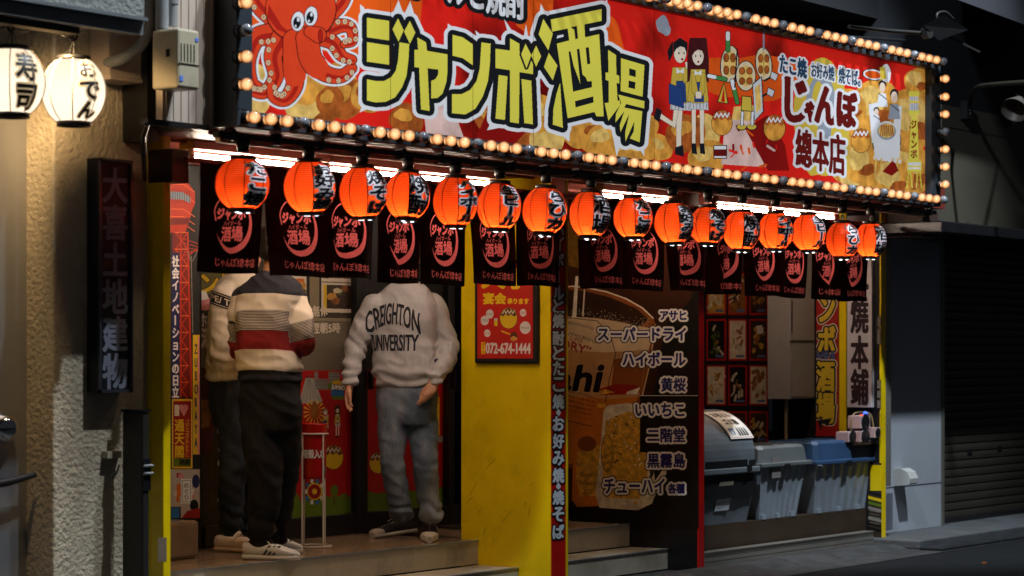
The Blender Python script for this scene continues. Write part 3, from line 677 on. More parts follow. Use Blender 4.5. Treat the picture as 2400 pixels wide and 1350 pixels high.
for k in range(12):
    random.seed(k + 900); a, b = random.uniform(1412, 1520), random.uniform(1120, 1185); cv.disc(a, b, random.uniform(3, 9), random.uniform(2, 6), (B7, B6, B5)[k % 3])
cv.disc(1423, 1062, 15, 44, B1); cv.disc(1423, 1062, 13.6, 42, B6)
cv.text('Suntory', [(1410, 1066), (1434, 1056), (1434, 1068), (1410, 1080)], B1, .5); cv.text('Whisky', [(1410, 1084), (1432, 1074), (1432, 1086), (1410, 1097)], B1, .5); cv.text('1937', Q(1416, 1096, 1428, 1103), B1, .2)
cv.rect(1500, 926.5, 1636, 928, CR); cv.rect(1500, 928, 1637, 1060, B0); cv.rect(1562, 1060, 1637, 1231, B0)
for t, q in (('アサヒ', (1548, 729, 1608, 750)), ('スーパードライ', (1402, 768, 1607, 798)), ('ハイボール', (1460, 826, 1606, 857)), ('黄桜', (1550, 886, 1606, 917)), ('いいちこ', (1490, 946, 1603, 975)), ('二階堂', (1518, 1004, 1605, 1036)), ('黒霧島', (1518, 1063, 1605, 1096)), ('チューハイ', (1416, 1122, 1557, 1156)), ('各種', (1566, 1134, 1604, 1156))):
    cv.text(t, Q(*q), NV, 1.3, [(B0, 7.2), (CR, 4.6)])
cv.emit(MB(), lambda a, b: sp(a, b, BX)).build('print', bp)
sbox(MB(), 1326, 1637, 425, 1231, BX + .0012, .003, B0).build('board', bp)

# ---------------------------------------------------------------- bin bay: right wall prints, cabinet, banner, hanging board, speakers
RX = XR
k = 0
NAMES = ['boiled greens', 'white squid rings', 'butter corn', 'pale noodles', 'shredded meat', 'fried skewers', 'golden gyoza', 'red fried chicken', 'potato and butter', 'steak slices', 'brown cutlet', 'round yellow balls']
for r_, (ya, yb) in enumerate(((560, 652), (640, 738), (748, 845), (856, 950), (964, 1040))):
    if r_ == 0: continue
    for c_, (xa, xb) in enumerate(((1656, 1701), (1707, 1750), (1756, 1799))):
        if r_ == 4 and c_ == 0: continue
        t = MB(); sbox(t, xa, xb, ya, yb, RX - .006, .006, RED)
        fp_ = thing('food_photo', (RX, sp(xa, HY, RX).y, sp(xa, yb, RX).z), None, 'photo', 'food photos on the right bay wall')
        lab = ['plain yellow noodle photo', 'brown stewed meat photo with white paper', 'butter potato photo on dark ground', 'green vegetable photo on black', 'pale squid photo', 'golden corn photo with a butter square', 'pale fried noodle photo', 'dark photo of silvery small fish', 'brown skewer photo on white', '', 'dark brown croquette photo', 'photo of round golden takoyaki'][(r_ - 1) * 3 + c_]
        tag(fp_, lab + ', %s row, %s' % (('top', 'second', 'third', 'bottom')[r_ - 1], ('left', 'middle', 'right end')[c_]))
        t.build('frame', fp_)
        cv = Canvas(xa, ya, xb, yb, 1.6); random.seed(k * 13); k += 1
        base = [food[1], food[0], food[2], KK, food[4], food[2], food[4], KK, food[4], KK, food[2], food[2]][(r_ - 1) * 3 + c_]
        cv.rect(xa + 3, ya + 4, xb - 3, yb - 4, base)
        fg = [food[4], food[2], food[1], food[3], food[0], food[1], food[1], food[4], food[0], food[0], food[0], food[1]][(r_ - 1) * 3 + c_]
        for _ in range(14):
            a, b = random.uniform(xa + 9, xb - 9), random.uniform(ya + 14, yb - 22); ang = random.uniform(0, 3)
            if k % 3 == 0: cv.disc(a, b, 5, 6, random.choice((fg, fg, food[0])), wob=.1, seed=_)
            else: cv.stroke([(a, b), (a + 9 * math.cos(ang), b + 13 * math.sin(ang))], random.uniform(1, 3), random.choice((fg, fg, food[0], food[4])))
        if (r_, c_) == (2, 2): cv.poly([(1772, 764), (1786, 762), (1790, 780), (1776, 784)], CRM)
        cv.rect(xb - 24, yb - 13, xb - 5, yb - 7, ink('photo_tag', (90, 100, 140)))
        cv.emit(MB(), lambda a, b: sp(a, b, RX - .0085)).build('print', fp_)
tag(sbox(MB(), 1656, 1806, 652, 668, RX - .004, .004, BLK).build('wall_strip'), 'black strip on the bay wall above the food photos', 'strip')
tag(sbox(MB(), 1802, 1810, 600, 1010, RX - .01, .01, ink('blue_post', (60, 80, 110))).build('wall_batten'), 'narrow blue batten between the food photos and the grey cabinet', 'batten')
tag(sbox(MB(), 1900, 1912, 560, 1010, RX - .02, .02, BLK).build('wall_batten'), 'black batten left of the red banner', 'batten')
# breaker cabinet
cxa, cxb = fx(1852, .53), fx(1908, .53)
cb = thing('breaker_cabinet', ((cxa + cxb) / 2, .6, fz(1880, 935, .53)), 'tall grey-beige electric cabinet hanging over the bins', 'cabinet')
CAB = mat('cabinet_grey', S(126, 120, 112), .5, .08, 4, dirt=.5)
zb, zt_ = fz(1880, 935, .53), 2.2; zm = fz(1880, 800, .53)
MB().box(cxa, cxb, .53, .72, zb, zt_, CAB).build('case', cb, bevel=.004)
MB().box(cxa + .012, cxb - .006, .522, .5285, zb + .015, zm - .006, CAB).build('door', cb, bevel=.003)
d2 = MB().box(cxa + .012, cxb - .006, .522, .5285, zm + .006, zt_ - .015, CAB).build('door', cb, bevel=.003)
MB().box(cxa + .005, cxa + .012, .516, .522, zm + .06, zm + .3, BLK).build('hinge', d2)
MB().box(cxa - .008, cxb, .518, .53, zm - .006, zm + .004, BLK).build('gap_trim', cb)
tag(MB().tube([(cxa + .1, .62, .274), (cxa + .1, .62, zb + .005)], .014, mat('tan_pipe', S(130, 116, 80), .5, .1), 10).build('support_pole'), 'thin tan pole under the grey cabinet', 'pole')
# red banner on the bay wall
bn = thing('wall_banner', (RX - .01, sp(1940, 900, RX).y, sp(1940, 1020, RX).z), 'red banner with big yellow characters beside the hanging white board', 'banner')
cv = Canvas(1910, 500, 1968, 1028, 2)
cv.rect(1912, 500, 1966, 1022, DRED)
BNY = ink('banner_yellow', (206, 176, 40))
cv.text('ジャンボ', [(1916, 520), (1958, 520), (1958, 836), (1916, 836)], BNY, 2.6, [(CRM, 6), (KK, 4)], vert=True)
cv.text('ハイボール', Q(1914, 822, 1956, 846), ink('banner_blue', (90, 100, 150)), .8, [(NAV, 2)])
cv.text('酒場', [(1914, 840), (1956, 840), (1956, 990), (1914, 990)], BNY, 2.6, [(CRM, 6), (KK, 4)], vert=True)
cv.poly([(1916, 985), (1924, 1012), (1928, 988), (1938, 1000), (1950, 980)], KK)
cv.emit(MB(), lambda a, b: sp(a, b, RX - .012)).build('print', bn); sbox(MB(), 1912, 1966, 500, 1022, RX - .0105, .01, DRED).build('cloth', bn)
tag(sbox(MB(), 1967, 1983, 450, 1030, RX - .012, .011, YEL).build('wall_trim'), 'yellow strip on the bay wall left of the white board', 'trim')
# hanging white board
HX = RX - .045
hb = thing('hanging_board', (HX, sp(2015, 900, HX).y, sp(2015, 955, HX).z), 'white hanging board with dark brushed characters by the yellow right post', 'sign board')
sbox(MB(), 1985, 2043, 505, 955, HX, .04, mat('board_white', S(204, 198, 200), .5, .04, 4)).build('board', hb, bevel=.004)
cv = Canvas(1985, 500, 2048, 958, 2.4)
HBK = ink('board_ink', (44, 28, 32))
for ch, a, b in (('た', 525, 600), ('こ', 605, 680), ('燒', 690, 780), ('本', 788, 864), ('鋪', 866, 948)):
    cv.text(ch, Q(1995, a, 2034, b), HBK, 2.2)
cv.emit(MB(), lambda a, b: sp(a, b, HX - .002)).build('lettering', hb)
sw_ = thing('switch_panel', (RX - .01, .05, 1.2), 'column of small black framed switches beside the yellow right post', 'switch')
for a, b in ((770, 808), (890, 912), (914, 934), (936, 958), (742, 766)): sbox(sbox(MB(), 2055, 2064, a, b, RX - .006, .005, BLK), 2056, 2063.5, a + 1.5, b - 1.5, RX - .0075, .002, CAB).build('switch', sw_)
# speakers
def speaker(xa, xb, ya, yb, Y, label):
    a, b = fx(xa, Y), fx(xb, Y); z0, z1 = fz((xa + xb) / 2, yb, Y), fz((xa + xb) / 2, ya, Y)
    s = thing('small_speaker', ((a + b) / 2, Y + .05, z0), label, 'speaker', 'small pale speakers in the bay')
    MB().box(a, b, Y, Y + .1, z0, z1, ink('speaker_pink', (190, 160, 160))).build('case', s, bevel=.004)
    MB().lathe(((a + b) / 2, Y - .001, (z0 + z1) / 2), [(.001, .004), ((b - a) * .2, .0), ((b - a) * .36, .006), ((b - a) * .38, 0)], BLK, 20, tf=Matrix.Rotation(R(90), 3, 'X')).build('cone', s)
speaker(2016, 2040, 974, 1004, .03, 'pale pink speaker on top of the stack with red lights')
speaker(2016, 2040, 1010, 1036, .03, 'pale pink speaker at the bottom of the stack')
speaker(2050, 2064, 1002, 1026, -.012, 'grey speaker tucked against the yellow right post')
speaker(1988, 2008, 1012, 1036, .06, 'beige speaker left of the pink stack')
c = fp(2028, 970, .06); MB().lathe(c, [(.001, .02), (.014, .012), (.018, 0), (.018, -.01)], mat('blue_led', (.02, .06, .6), .3, .1, emit=(.05, .15, 1), es=1.5), 14).build('lamp_bulb', None, label='small glowing blue lamp on top of the pink speakers', cat='lamp')
for a, q in ((2021, 'left'), (2031, 'right')): p = fp(a, 973, .03); tag(MB().box(p.x - .008, p.x + .008, .028, .045, p.z - .006, p.z + .006, mat('red_led', (.6, .05, .01), .3, .1, emit=(1, .12, .02), es=1.2)).build('indicator_light'), 'tiny red light at the %s on the upper pink speaker' % q, 'light')
tag(MB().tube([Vector(p) for p in spline([fp(2000, 1030, .1), fp(1994, 1000, .1), fp(2000, 972, .1), fp(2018, 966, .1), fp(2040, 972, .05), fp(2048, 1005, .02)])], .007, mat('tan_cable', S(120, 105, 70), .6, .1), 6).build('cable'), 'tan cable looping over the small speakers', 'cable')
mb = MB().box(RX - .34, RX - .004, .02, .17, fz(2028, 1042, .03), fz(2028, 1036.5, .03), BROWN); tag(mb.build('speaker_shelf'), 'narrow brown shelf under the small speakers', 'shelf')
cv = Canvas(2035, 1085, 2066, 1270, 2)
cv.rect(2035, 1085, 2066, 1270, BROWN); cv.rect(2040, 1090, 2066, 1150, YEL)
for i, c_ in enumerate((KK, YEL, GR, GREY, KK, GREY, KK, KK)): cv.poly([(2035, 1150 + i * 12), (2066, 1158 + i * 12), (2066, 1165 + i * 12), (2035, 1157 + i * 12)], c_)
for i in range(5): cv.stroke([(2038, 1196 + i * 7), (2062, 1201 + i * 7)], .6, GREY)
bl_ = thing('bay_poster', (RX, .15, sp(2050, 1265, RX).z), 'striped dark and yellow poster low behind the blue lid bin', 'poster')
cv.emit(MB(), lambda a, b: sp(a, b, RX - .004)).build('print', bl_)

# ---------------------------------------------------------------- bins
def loft(mb, rings, m, smooth=False):
    n = len(rings[0]); vs = [v for r in rings for v in r]
    fs = [(i * n + j, i * n + (j + 1) % n, (i + 1) * n + (j + 1) % n, (i + 1) * n + j) for i in range(len(rings) - 1) for j in range(n)]
    mb.add(vs, fs, m, smooth); mb.add(rings[0], [tuple(range(n - 1, -1, -1))], m); mb.add(rings[-1], [tuple(range(n))], m)
def ribring(x0, x1, y0, y1, z, ribs, d):
    o = []
    for i in range(ribs * 4 + 1):
        t = i / (ribs * 4); q = d if (i % 4) in (1, 2) else 0
        o.append((x0 + (x1 - x0) * t, y0 + q, z))
    for i in range(9): o.append((x1 - (d if i % 4 in (1, 2) else 0), y0 + (y1 - y0) * i / 8, z)) if 0 < i < 8 else o.append((x1, y0 + (y1 - y0) * i / 8, z))
    o.append((x0, y1, z))
    for i in range(7, 0, -1): o.append((x0 + (d if i % 4 in (1, 2) else 0), y0 + (y1 - y0) * i / 8, z))
    return o
BY = .07; z0 = .275
BG = mat('bin_grey', S(96, 104, 110), .5, .08, 5, dirt=.35); BGL = mat('bin_lid_grey', S(92, 98, 100), .5, .1, 6, dirt=.4); BCL = mat('bin_clear', S(132, 140, 150), .35, .12, 3, dirt=.35); BLU = mat('bin_blue', S(46, 74, 108), .45, .1, 6, dirt=.3)
def bin_(xa, xb, ytop, ylid, lidm, bodym, label, dep=.44, ribs=7):
    a, b = fx(xa, BY), fx(xb, BY); w = b - a; zr = fz((xa + xb) / 2, ytop, BY - .03); zl = fz((xa + xb) / 2, ylid, BY + .05)
    t = thing('storage_bin', ((a + b) / 2, BY + dep / 2, z0), label, 'bin', 'outdoor bins in the bay')
    mb = MB(); s = .058
    R_ = lambda z, k: ribring(a + .022 + s * (1 - k), b - .022 - s * (1 - k), BY + .012 + .05 * (1 - k), BY + dep - .03 * (1 - k), z, ribs, .0055)
    loft(mb, [R_(z0, 0), R_(z0 + (zr - z0) * .45, .45), R_(zr - .03, 1)], bodym); mb.build('body', t)
    for k in range(3): xx = a + s + (w - 2 * s) * (k + .2) / 2.8; MB().box(xx, xx + .05, BY + .045, BY + .07, z0 - .0, z0 + .03, bodym).build('foot', t)
    MB().box(a - .012, b + .012, BY - .02, BY + dep + .015, zr - .032, zr, lidm).build('rim', t, bevel=.008)
    mb = MB()
    def rr(x0, x1, y0, y1, z, c=.03): return [(x0 + c, y0, z), (x1 - c, y0, z), (x1, y0 + c, z), (x1, y1 - c, z), (x1 - c, y1, z), (x0 + c, y1, z), (x0, y1 - c, z), (x0, y0 + c, z)]
    loft(mb, [rr(a + .01, b - .01, BY, BY + dep, zr), rr(a + .022, b - .022, BY + .012, BY + dep - .01, zl - .02), rr(a + .04, b - .04, BY + .03, BY + dep - .03, zl)], lidm)
    lid = mb.build('lid', t, bevel=.006)
    for k in range(4): xx = a + .08 + k * (w - .16) / 3; MB().box(xx - .012, xx + .012, BY + .06, BY + dep - .06, zl, zl + .005, lidm).build('lid_rib', lid)
    MB().box((a + b) / 2 - .05, (a + b) / 2 + .02, BY - .026, BY - .019, zr - .05, zr - .012, BLK).build('latch', t)
    return t, a, b, zr, zl
t2, a2, b2, zr2, zl2 = bin_(1784, 1897, 1083, 1042, BGL, BCL, 'middle bin with grey lid and milky ribbed body')
MB().box(a2 + .15, a2 + .27, BY - .001, BY + .006, z0 + .28, z0 + .42, ink('bin_note', (120, 112, 112))).build('label', t2)
t3, a3, b3, zr3, zl3 = bin_(1912, 2058, 1076, 1030, BLU, BCL, 'right bin with blue lid and milky ribbed body')
MB().tube([Vector(p) for p in spline([(a3 - .03, BY - .03, zr3 - .03), (a3 + .02, BY - .04, zr3 - .035), (a3 + .05, BY - .02, zr3 - .06)])], .006, NOSE, 6).build('handle', t3)
# left bin: tall rounded flip lid
a, b = fx(1600, BY), fx(1770, BY)
t1 = thing('storage_bin', ((a + b) / 2, .45, z0), 'left bin, dark grey with tall rounded lid and a paper notice', 'bin', 'outdoor bins in the bay')
a = XB + .068; zr = fz(1715, 1097, BY - .03)
mb = MB(); Rr = lambda z, k: ribring(a + .03 * (1 - k), b - .035 * (1 - k), BY + .05 * (1 - k), BY + .5, z, 2, .006)
loft(mb, [Rr(z0, 0), Rr(zr - .18, .7), Rr(zr - .03, 1)], BG); mb.build('body', t1)
MB().box(a - .002, b + .02, BY - .03, BY + .51, zr - .04, zr, BG).build('rim', t1, bevel=.008)
MB().box(a + .02, b - .02, BY - .0, BY + .02, zr - .2, zr - .041, BLK).build('shadow_strip', t1)  # black strip laid on the body as painted shadow below the rim
zt1 = fz(1705, 958, BY + .3)
prof = [(BY - .015, zr + .001), (BY - .015, zr + .08)]
for i in range(13):
    w = math.pi / 2 * i / 12; prof.append((BY + .3 - .315 * math.cos(w) ** 1.0, zr + .08 + (zt1 - zr - .08) * math.sin(w)))
prof += [(BY + .48, zt1 - .02), (BY + .5, zr + .001)]
mb = MB(); xs = (a + .008, b - .015)
loft(mb, [[(xs[0], y, z) for y, z in prof], [(xs[1] - .02, y, z) for y, z in prof], [(xs[1], y + (.01 if y < .4 else -.01), zr + (z - zr) * .985) for y, z in prof]], BG)
ld = mb.build('lid', t1, bevel=.004)
mb = MB(); mb.box(a + .1, b - .14, BY - .022, BY - .016, zr + .004, zr + .05, BLK); mb.box(b - .11, b - .03, BY - .022, BY - .016, zr + .012, zr + .045, BLK); mb.build('vent_slot', ld)
MB().box(b - .16, b - .11, BY - .04, BY - .03, zr - .03, zr + .015, BLK).build('latch', t1)
MB().tube([(b + .003, BY + .08, zr + .02), (b + .003, BY + .08, zr + .06)], .008, NOSE, 8).build('pin', t1)
# paper notice following the curved lid
def lidpt(u, v):                     # u along X, v down the lid
    w = math.pi / 2 * (1 - v) * .86 + .12; y = BY + .3 - .322 * math.cos(w); z = zr + .08 + (zt1 - zr - .08) * math.sin(w) + .002
    return Vector((nx0 + .30 * u + .10 * v, y - .004, z + .002))
nx0 = fx(1652, BY + .15)
cv = Canvas(0, 0, 100, 130, 3); cv.rect(0, 0, 100, 130, WHT); 
for q in ((3, 3, 97, 4.5), (3, 125, 97, 126.5), (3, 3, 4.2, 126), (96, 3, 97, 126)): cv.rect(*q, DRED)
cv.text('お客さん', Q(14, 14, 86, 40), KK, 1.2); cv.text('ゴミ箱', Q(22, 52, 80, 76), KK, 1.4); cv.text('です', Q(10, 90, 34, 116), BL, 1)
for i in range(4): cv.poly([(44 + i * 11, 120), (46 + i * 11, 95), (49 + i * 11, 86), (52 + i * 11, 95), (53 + i * 11, 120)], KK)
cv.emit(MB(), lambda u, v: lidpt(u / 100, v / 130 * .66 + .16), 30, 16).build('notice', ld)
cv = Canvas(0, 0, 60, 110, 2); cv.rect(0, 0, 60, 110, ink('label_pale', (180, 184, 190))); cv.rect(0, 0, 60, 30, ink('label_tan', (150, 140, 120))); cv.rect(8, 34, 40, 66, BL); cv.poly([(18, 40), (42, 36), (46, 60), (22, 66)], NAV); cv.disc(49, 34, 8, 12, KK)
for i in range(6): cv.rect(6, 74 + i * 5, 54 - (i % 3) * 8, 76 + i * 5, GREY)
la, lb2 = fp(1680, 1130, BY + .02), fp(1713, 1195, BY + .02)
cv.emit(MB(), lambda u, v: Vector((la.x + (lb2.x - la.x) * u / 60 - .02 * v / 110, BY - .004 + .03 * v / 110, la.z + (lb2.z - la.z) * v / 110))).build('label', t1)

# ---------------------------------------------------------------- neighbour on the right
gx0 = fx(2077, .18)
rb = thing('shuttered_building', (gx0 + 1.5, .3, .06), 'grey walled building with a closed roller shutter at right', 'building')
GXs = fx(2205, .18)
MB().box(gx0, GXs, .18, 2, .06, 2.5, GREYW).box(gx0, GXs, .176, .1795, .4, .404, mat('wall_seam', S(100, 104, 112), .6, .05)).build('wall', rb)
MB().box(GXs + .001, GXs + .05, .17, .5, .06, 2.5, mat('shutter_frame', S(120, 118, 110), .4, .1, metal=.4)).build('shutter_rail', rb, bevel=.004)
mb = MB(); xa, xb = GXs + .051, GXs + 9; prof = []; z = .09; y0 = .27
while z < 2.5: prof += [(y0 + .012, z), (y0 + .002, z + .008), (y0, z + .03), (y0 + .002, z + .054), (y0 + .014, z + .062)]; z += .066
vs = [(x, y, z) for x in (xa, xb) for (y, z) in prof]; n = len(prof)
mb.add(vs, [(i, n + i, n + i + 1, i + 1) for i in range(n - 1)], OLIVE)
sh = mb.build('shutter', rb)
MB().box(xa, xb, .25, .29, .065, .1, BLKM).build('bottom_bar', sh)
sp_ = fp(2275, 1058, .27); 
for a, b in ((2275, 1058), (2345, 1050)): p = fp(a, b, .26); MB().box(p.x - .04, p.x + .04, .262, .275, p.z - .02, p.z + .02, BLK).build('lock_plate', sh)
MB().box(gx0 - .1, xb, .16, 2, 2.505, 9, DARKW).build('upper_wall', rb)
Y = -.1; za, zb_ = 2.36, fz(2300, 262, Y)
sb = MB().box(fx(2208, Y), fx(2208, Y) + 6, Y, .155, za, zb_, mat('blank_fascia', S(84, 79, 68), .6, .05, 2, stretch=(.5, 1, 8)))
sb.box(fx(2224, Y), fx(2224, Y) + 3, Y - .003, Y - .0005, zb_ - .17, zb_ - .165, BLK)
tag(sb.build('blank_fascia_box', bevel=.01), 'blank olive-grey signboard over the shutter at right', 'signboard')
MB().box(fx(2209, -.5), fx(2209, -.5) + 7, -.5, .15, za - .09, za - .004, BLKM).build('shutter_beam', rb, bevel=.01)
MB().box(XR + .08, fx(2200, -.3), -.3, .15, 2.25, 2.44, mat('brown_block', S(70, 52, 46), .6, .1)).build('beam_end_block', rb, bevel=.01)
mb = MB().tube([(fx(2084, .1), .12, .42), (fx(2084, .1), .12, 2.5)], .035, ALU, 4, smooth=False)
tag(mb.build('downpipe'), 'pale square downpipe beside the yellow right post', 'downpipe')
tag(MB().box(fx(2077, .06), fx(2093, .06), .06, .175, .1, fz(2085, 1155, .06), mat('grey_box', S(104, 108, 116), .55, .08)).build('pipe_cover', bevel=.006), 'grey pipe cover at the foot of the square downpipe', 'pipe cover')
vp = fp(2104, 1120, .18); mb = MB()
prof = [(.0, .0), (.0, .13), (-.06, .135), (-.11, .11), (-.135, .06), (-.13, .02), (-.1, .012)]
loft(mb, [[(vp.x + dx, .178 + y, vp.z - .06 + z) for y, z in prof] for dx in (-.07, -.065, .065, .07)], mat('vent_white', S(190, 190, 186), .5, .05, 5, dirt=.2))
tag(mb.build('vent_hood', bevel=.006), 'small white vent hood low on the grey wall', 'vent hood')

# lamps and fittings over the right side, awning corner
p0, p1, ph = fp(2080, 72, -.9), fp(2165, 78, -.95), fp(2192, 70, -1.0)
fl = thing('flood_light', ph, 'unlit floodlight on a long arm above the sign', 'floodlight')
MB().tube([fp(1990, 62, -.85), p0, p1], .013, mat('arm_grey', S(44, 43, 41), .5, .1, metal=.4), 8).tube([p1, fp(2180, 76, -1)], .04, _M['arm_grey'], 8).build('arm', fl)
MB().hexa([fp(2165, 60, -1.0), fp(2200, 95, -1.0), fp(2200, 95, -.8), fp(2165, 60, -.8)], [fp(2210, 35, -1.05), fp(2270, 70, -1.05), fp(2270, 70, -.75), fp(2210, 35, -.75)], mat('lamp_housing', S(20, 20, 22), .5, .15)).build('housing', fl)
MB().hexa([fp(2212, 82, -1.0), fp(2296, 124, -1.0), fp(2296, 124, -.8), fp(2212, 82, -.8)], [fp(2214, 78, -1.0), fp(2298, 120, -1.0), fp(2298, 120, -.8), fp(2214, 78, -.8)], _M['arm_grey']).build('visor', fl)
MB().tube([Vector(p) for p in spline([fp(2200, 60, -.9), fp(2196, 34, -.9), fp(2215, 28, -.9), fp(2234, 44, -.9)])], .009, _M['arm_grey'], 6).build('cable', fl)
def lamp_bracket(par, a, b):
    p = fp(a, b, -.14); t = MB().box(p.x - .05, p.x + .05, -.16, -.102, p.z - .07, p.z + .07, BLK)
    for q in (-.03, .0, .03): t.lathe((p.x, -.162, p.z + q), [(.001, .004), (.008, .003), (.009, 0)], NOSE, 10, tf=Matrix.Rotation(R(90), 3, 'X'))
    t.build('bracket', par)
gn = thing('gooseneck_lamp', fp(2268, 258, -.14), 'dark gooseneck arm on a bolted black bracket over the blank signboard', 'lamp')
lamp_bracket(gn, 2268, 258)
MB().tube([Vector(p) for p in spline([fp(2274, 245, -.17), fp(2276, 225, -.3), fp(2290, 206, -.45), fp(2320, 199, -.6), fp(2440, 190, -1.1)])], .018, mat('arm_dark', S(60, 56, 48), .4, .1, metal=.5), 8).build('arm', gn)
gn = thing('gooseneck_lamp', fp(2371, 272, -.14), 'pale ribbed lamp head on a black bracket at the right frame edge', 'lamp')
lamp_bracket(gn, 2371, 272)
mb = MB(); tf = Matrix.Rotation(R(50), 3, 'Y'); prof = []
for i in range(7): prof += [(.035 + i * .011, -.02 * i), (.038 + i * .011, -.02 * i - .012)]
mb.lathe(fp(2390, 234, -.7), [(.001, .01)] + prof, mat('lamp_ribbed', S(104, 98, 92), .4, .1, metal=.3), 24, tf=tf).build('lamp_head', gn)
MB().tube([fp(2374, 262, -.16), fp(2380, 220, -.3), fp(2388, 228, -.68)], .012, _M['arm_dark'], 8).build('arm', gn)
mb = MB().hexa([fp(2225, -8, -.75), fp(2440, 72, -.75), fp(2440, 72, -.0), fp(2225, -8, -.0)], [fp(2225, -120, -.75), fp(2440, -60, -.75), fp(2440, -60, -.0), fp(2225, -120, -.0)], mat('awning_grey', S(46, 47, 52), .8, .1, 3))
tag(mb.build('awning'), 'grey awning corner at the top right', 'awning')
for i, (p, q, lb_) in enumerate(((fp(1790, 60, .2), fp(2330, 400, .1), 'black cable slanting down behind the flood light'), (fp(1700, 22, -.3), fp(2120, 95, -.3), 'dark cable along the top of the sign'), (fp(2300, 130, -.2), fp(2365, 265, -.12), 'short dark stay from the floodlight to the bracket'))):
    m_ = (p + q) / 2 - Vector((0, 0, .05)); tag(MB().tube([Vector(v) for v in spline([p, m_, q])], .012, BLK, 6).build('overhead_cable'), lb_, 'cable', 'overhead cables')
# ---------------------------------------------------------------- the big sign with its bulbs
SY = -.55                                   # front of the frame
sx0, sx1 = fx(556, SY), fx(2205, SY); sz0 = fz(1380, 390, SY); sz1 = fz(2205, 133, SY)
pz0 = fz(1380, 361, SY + .05); pz1 = sz1 - .1
sg = thing('shop_sign', ((sx0 + sx1) / 2, -.4, sz0), 'long red sign with huge yellow characters and an octopus framed by light bulbs', 'sign')
FRM = mat('sign_frame', S(52, 60, 68), .4, .12, 8, metal=.2, dirt=.3)
px0, px1 = fx(573, SY + .05), fx(2168, SY + .05)
mb = MB()
mb.box(sx0, sx1, SY, -.06, sz0, pz0, FRM); mb.box(sx0, sx1, SY, -.06, pz1, sz1, FRM)
mb.box(sx0, px0, SY, -.06, pz0 + .0005, pz1 - .0005, FRM); mb.box(px1, sx1, SY, -.06, pz0 + .0005, pz1 - .0005, FRM)
mb.build('frame', sg, bevel=.004)
MB().box(sx0 - .004, sx0 - .0005, SY + .002, -.07, sz0, sz1, BLK).build('end_plate', sg)
MB().box(px0, px1, SY + .053, SY + .3, pz0, pz1, mat('light_box', S(150, 40, 30), .5, .1)).build('light_box', sg)
ES = .54
_ink0 = ink
def si(n, c, v=.04, sc=9):
    fresh = 'sign_' + n not in _M; m = _ink0('sign_' + n, c, v, .3, ES, sc, coat=.2)
    if fresh:          # film glows by itself in place of floodlight on the sign; diffuse colour darkened
        nt = m.node_tree; p = nt.nodes['Principled BSDF']; q = nt.nodes.new('ShaderNodeMix'); q.data_type = 'RGBA'; q.blend_type = 'MULTIPLY'; q.inputs[0].default_value = 1; q.inputs[7].default_value = (.32, .32, .32, 1)
        nt.links.new(p.inputs['Base Color'].links[0].from_socket, q.inputs[6]); nt.links.new(q.outputs[2], p.inputs['Base Color'])
    return m
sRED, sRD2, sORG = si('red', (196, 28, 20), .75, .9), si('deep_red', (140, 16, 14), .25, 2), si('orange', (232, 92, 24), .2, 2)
sK, sWH, sY, sYD = si('black', (24, 28, 32)), si('white', (228, 232, 240)), si('yellow', (228, 220, 84), .05, 3), si('gold', (206, 150, 40), .35, 10)
sT1, sT2, sT3, sBRN, sCHR = si('tako_gold', (226, 160, 66), .45, 14), si('tako_light', (238, 196, 110), .35, 18), si('tako_brown', (176, 92, 36), .5, 16), si('brown', (104, 22, 18)), si('pale_pink', (230, 196, 190), .3, 8)
sOC, sOD, sOL, sSK = si('octopus', (224, 68, 34), .08), si('octopus_dark', (176, 34, 24)), si('octopus_line', (56, 14, 16)), si('sucker', (236, 200, 160))
sGRY, sBLU, sGRN, sMUS = si('haze_grey', (150, 160, 176)), si('ink_blue', (40, 70, 100)), si('leaf_green', (70, 130, 60)), si('must', (212, 186, 70))
for nd in sRED.node_tree.nodes:  # broad dark clouds in the red stand in for uneven lighting of the sign
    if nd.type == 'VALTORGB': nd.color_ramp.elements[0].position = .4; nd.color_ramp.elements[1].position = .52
cv = Canvas(556, -262, 2180, 470, 1.5)
bot = lambda x: 243 + (x - 573) * .1292 + 4; topl = lambda x: -225 + (x - 573) * .2435
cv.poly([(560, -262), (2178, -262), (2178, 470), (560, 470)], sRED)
cv.poly([(573, topl(573)), (1000, topl(1000)), (980, 120), (850, 150), (573, 60)], sORG)
cv.poly([(1200, topl(1200)), (1300, topl(1300)), (1290, 120), (1210, 60)], sORG); cv.disc(1420, 150, 60, 90, sORG, wob=.2); cv.disc(1760, 180, 120, 60, sORG, wob=.15, seed=3)
for k in range(80):                          # takoyaki photo band along the bottom
    random.seed(k * 3 + 1); a = random.uniform(580, 2160); q = random.random(); b = bot(a) - 8 - q * 85
    if 960 < a < 1140 or 1690 < a < 1840: continue
    r = random.uniform(30, 52); cv.disc(a, b, r, r * 1.02, (sT1, sT3, sT2, sT1, sGRY)[k % 4], wob=.05, seed=k); cv.disc(a - r * .2, b - r * .25, r * .5, r * .42, (sT2, sT1, sT2, sT3)[k % 4], wob=.12, seed=k)
for a, b, r in ((2080, 310, 90), (2140, 280, 70), (2050, 250, 60), (2130, 400, 60), (2090, 420, 50), (2020, 380, 46), (2150, 190, 30), (1990, 250, 40)):
    cv.disc(a, b, r, r * 1.05, sT1, wob=.04, seed=a); cv.disc(a - r * .2, b - r * .2, r * .6, r * .6, sT2, wob=.1, seed=b); cv.disc(a + r * .3, b + r * .4, r * .4, r * .3, sT3, wob=.15, seed=b + 1)
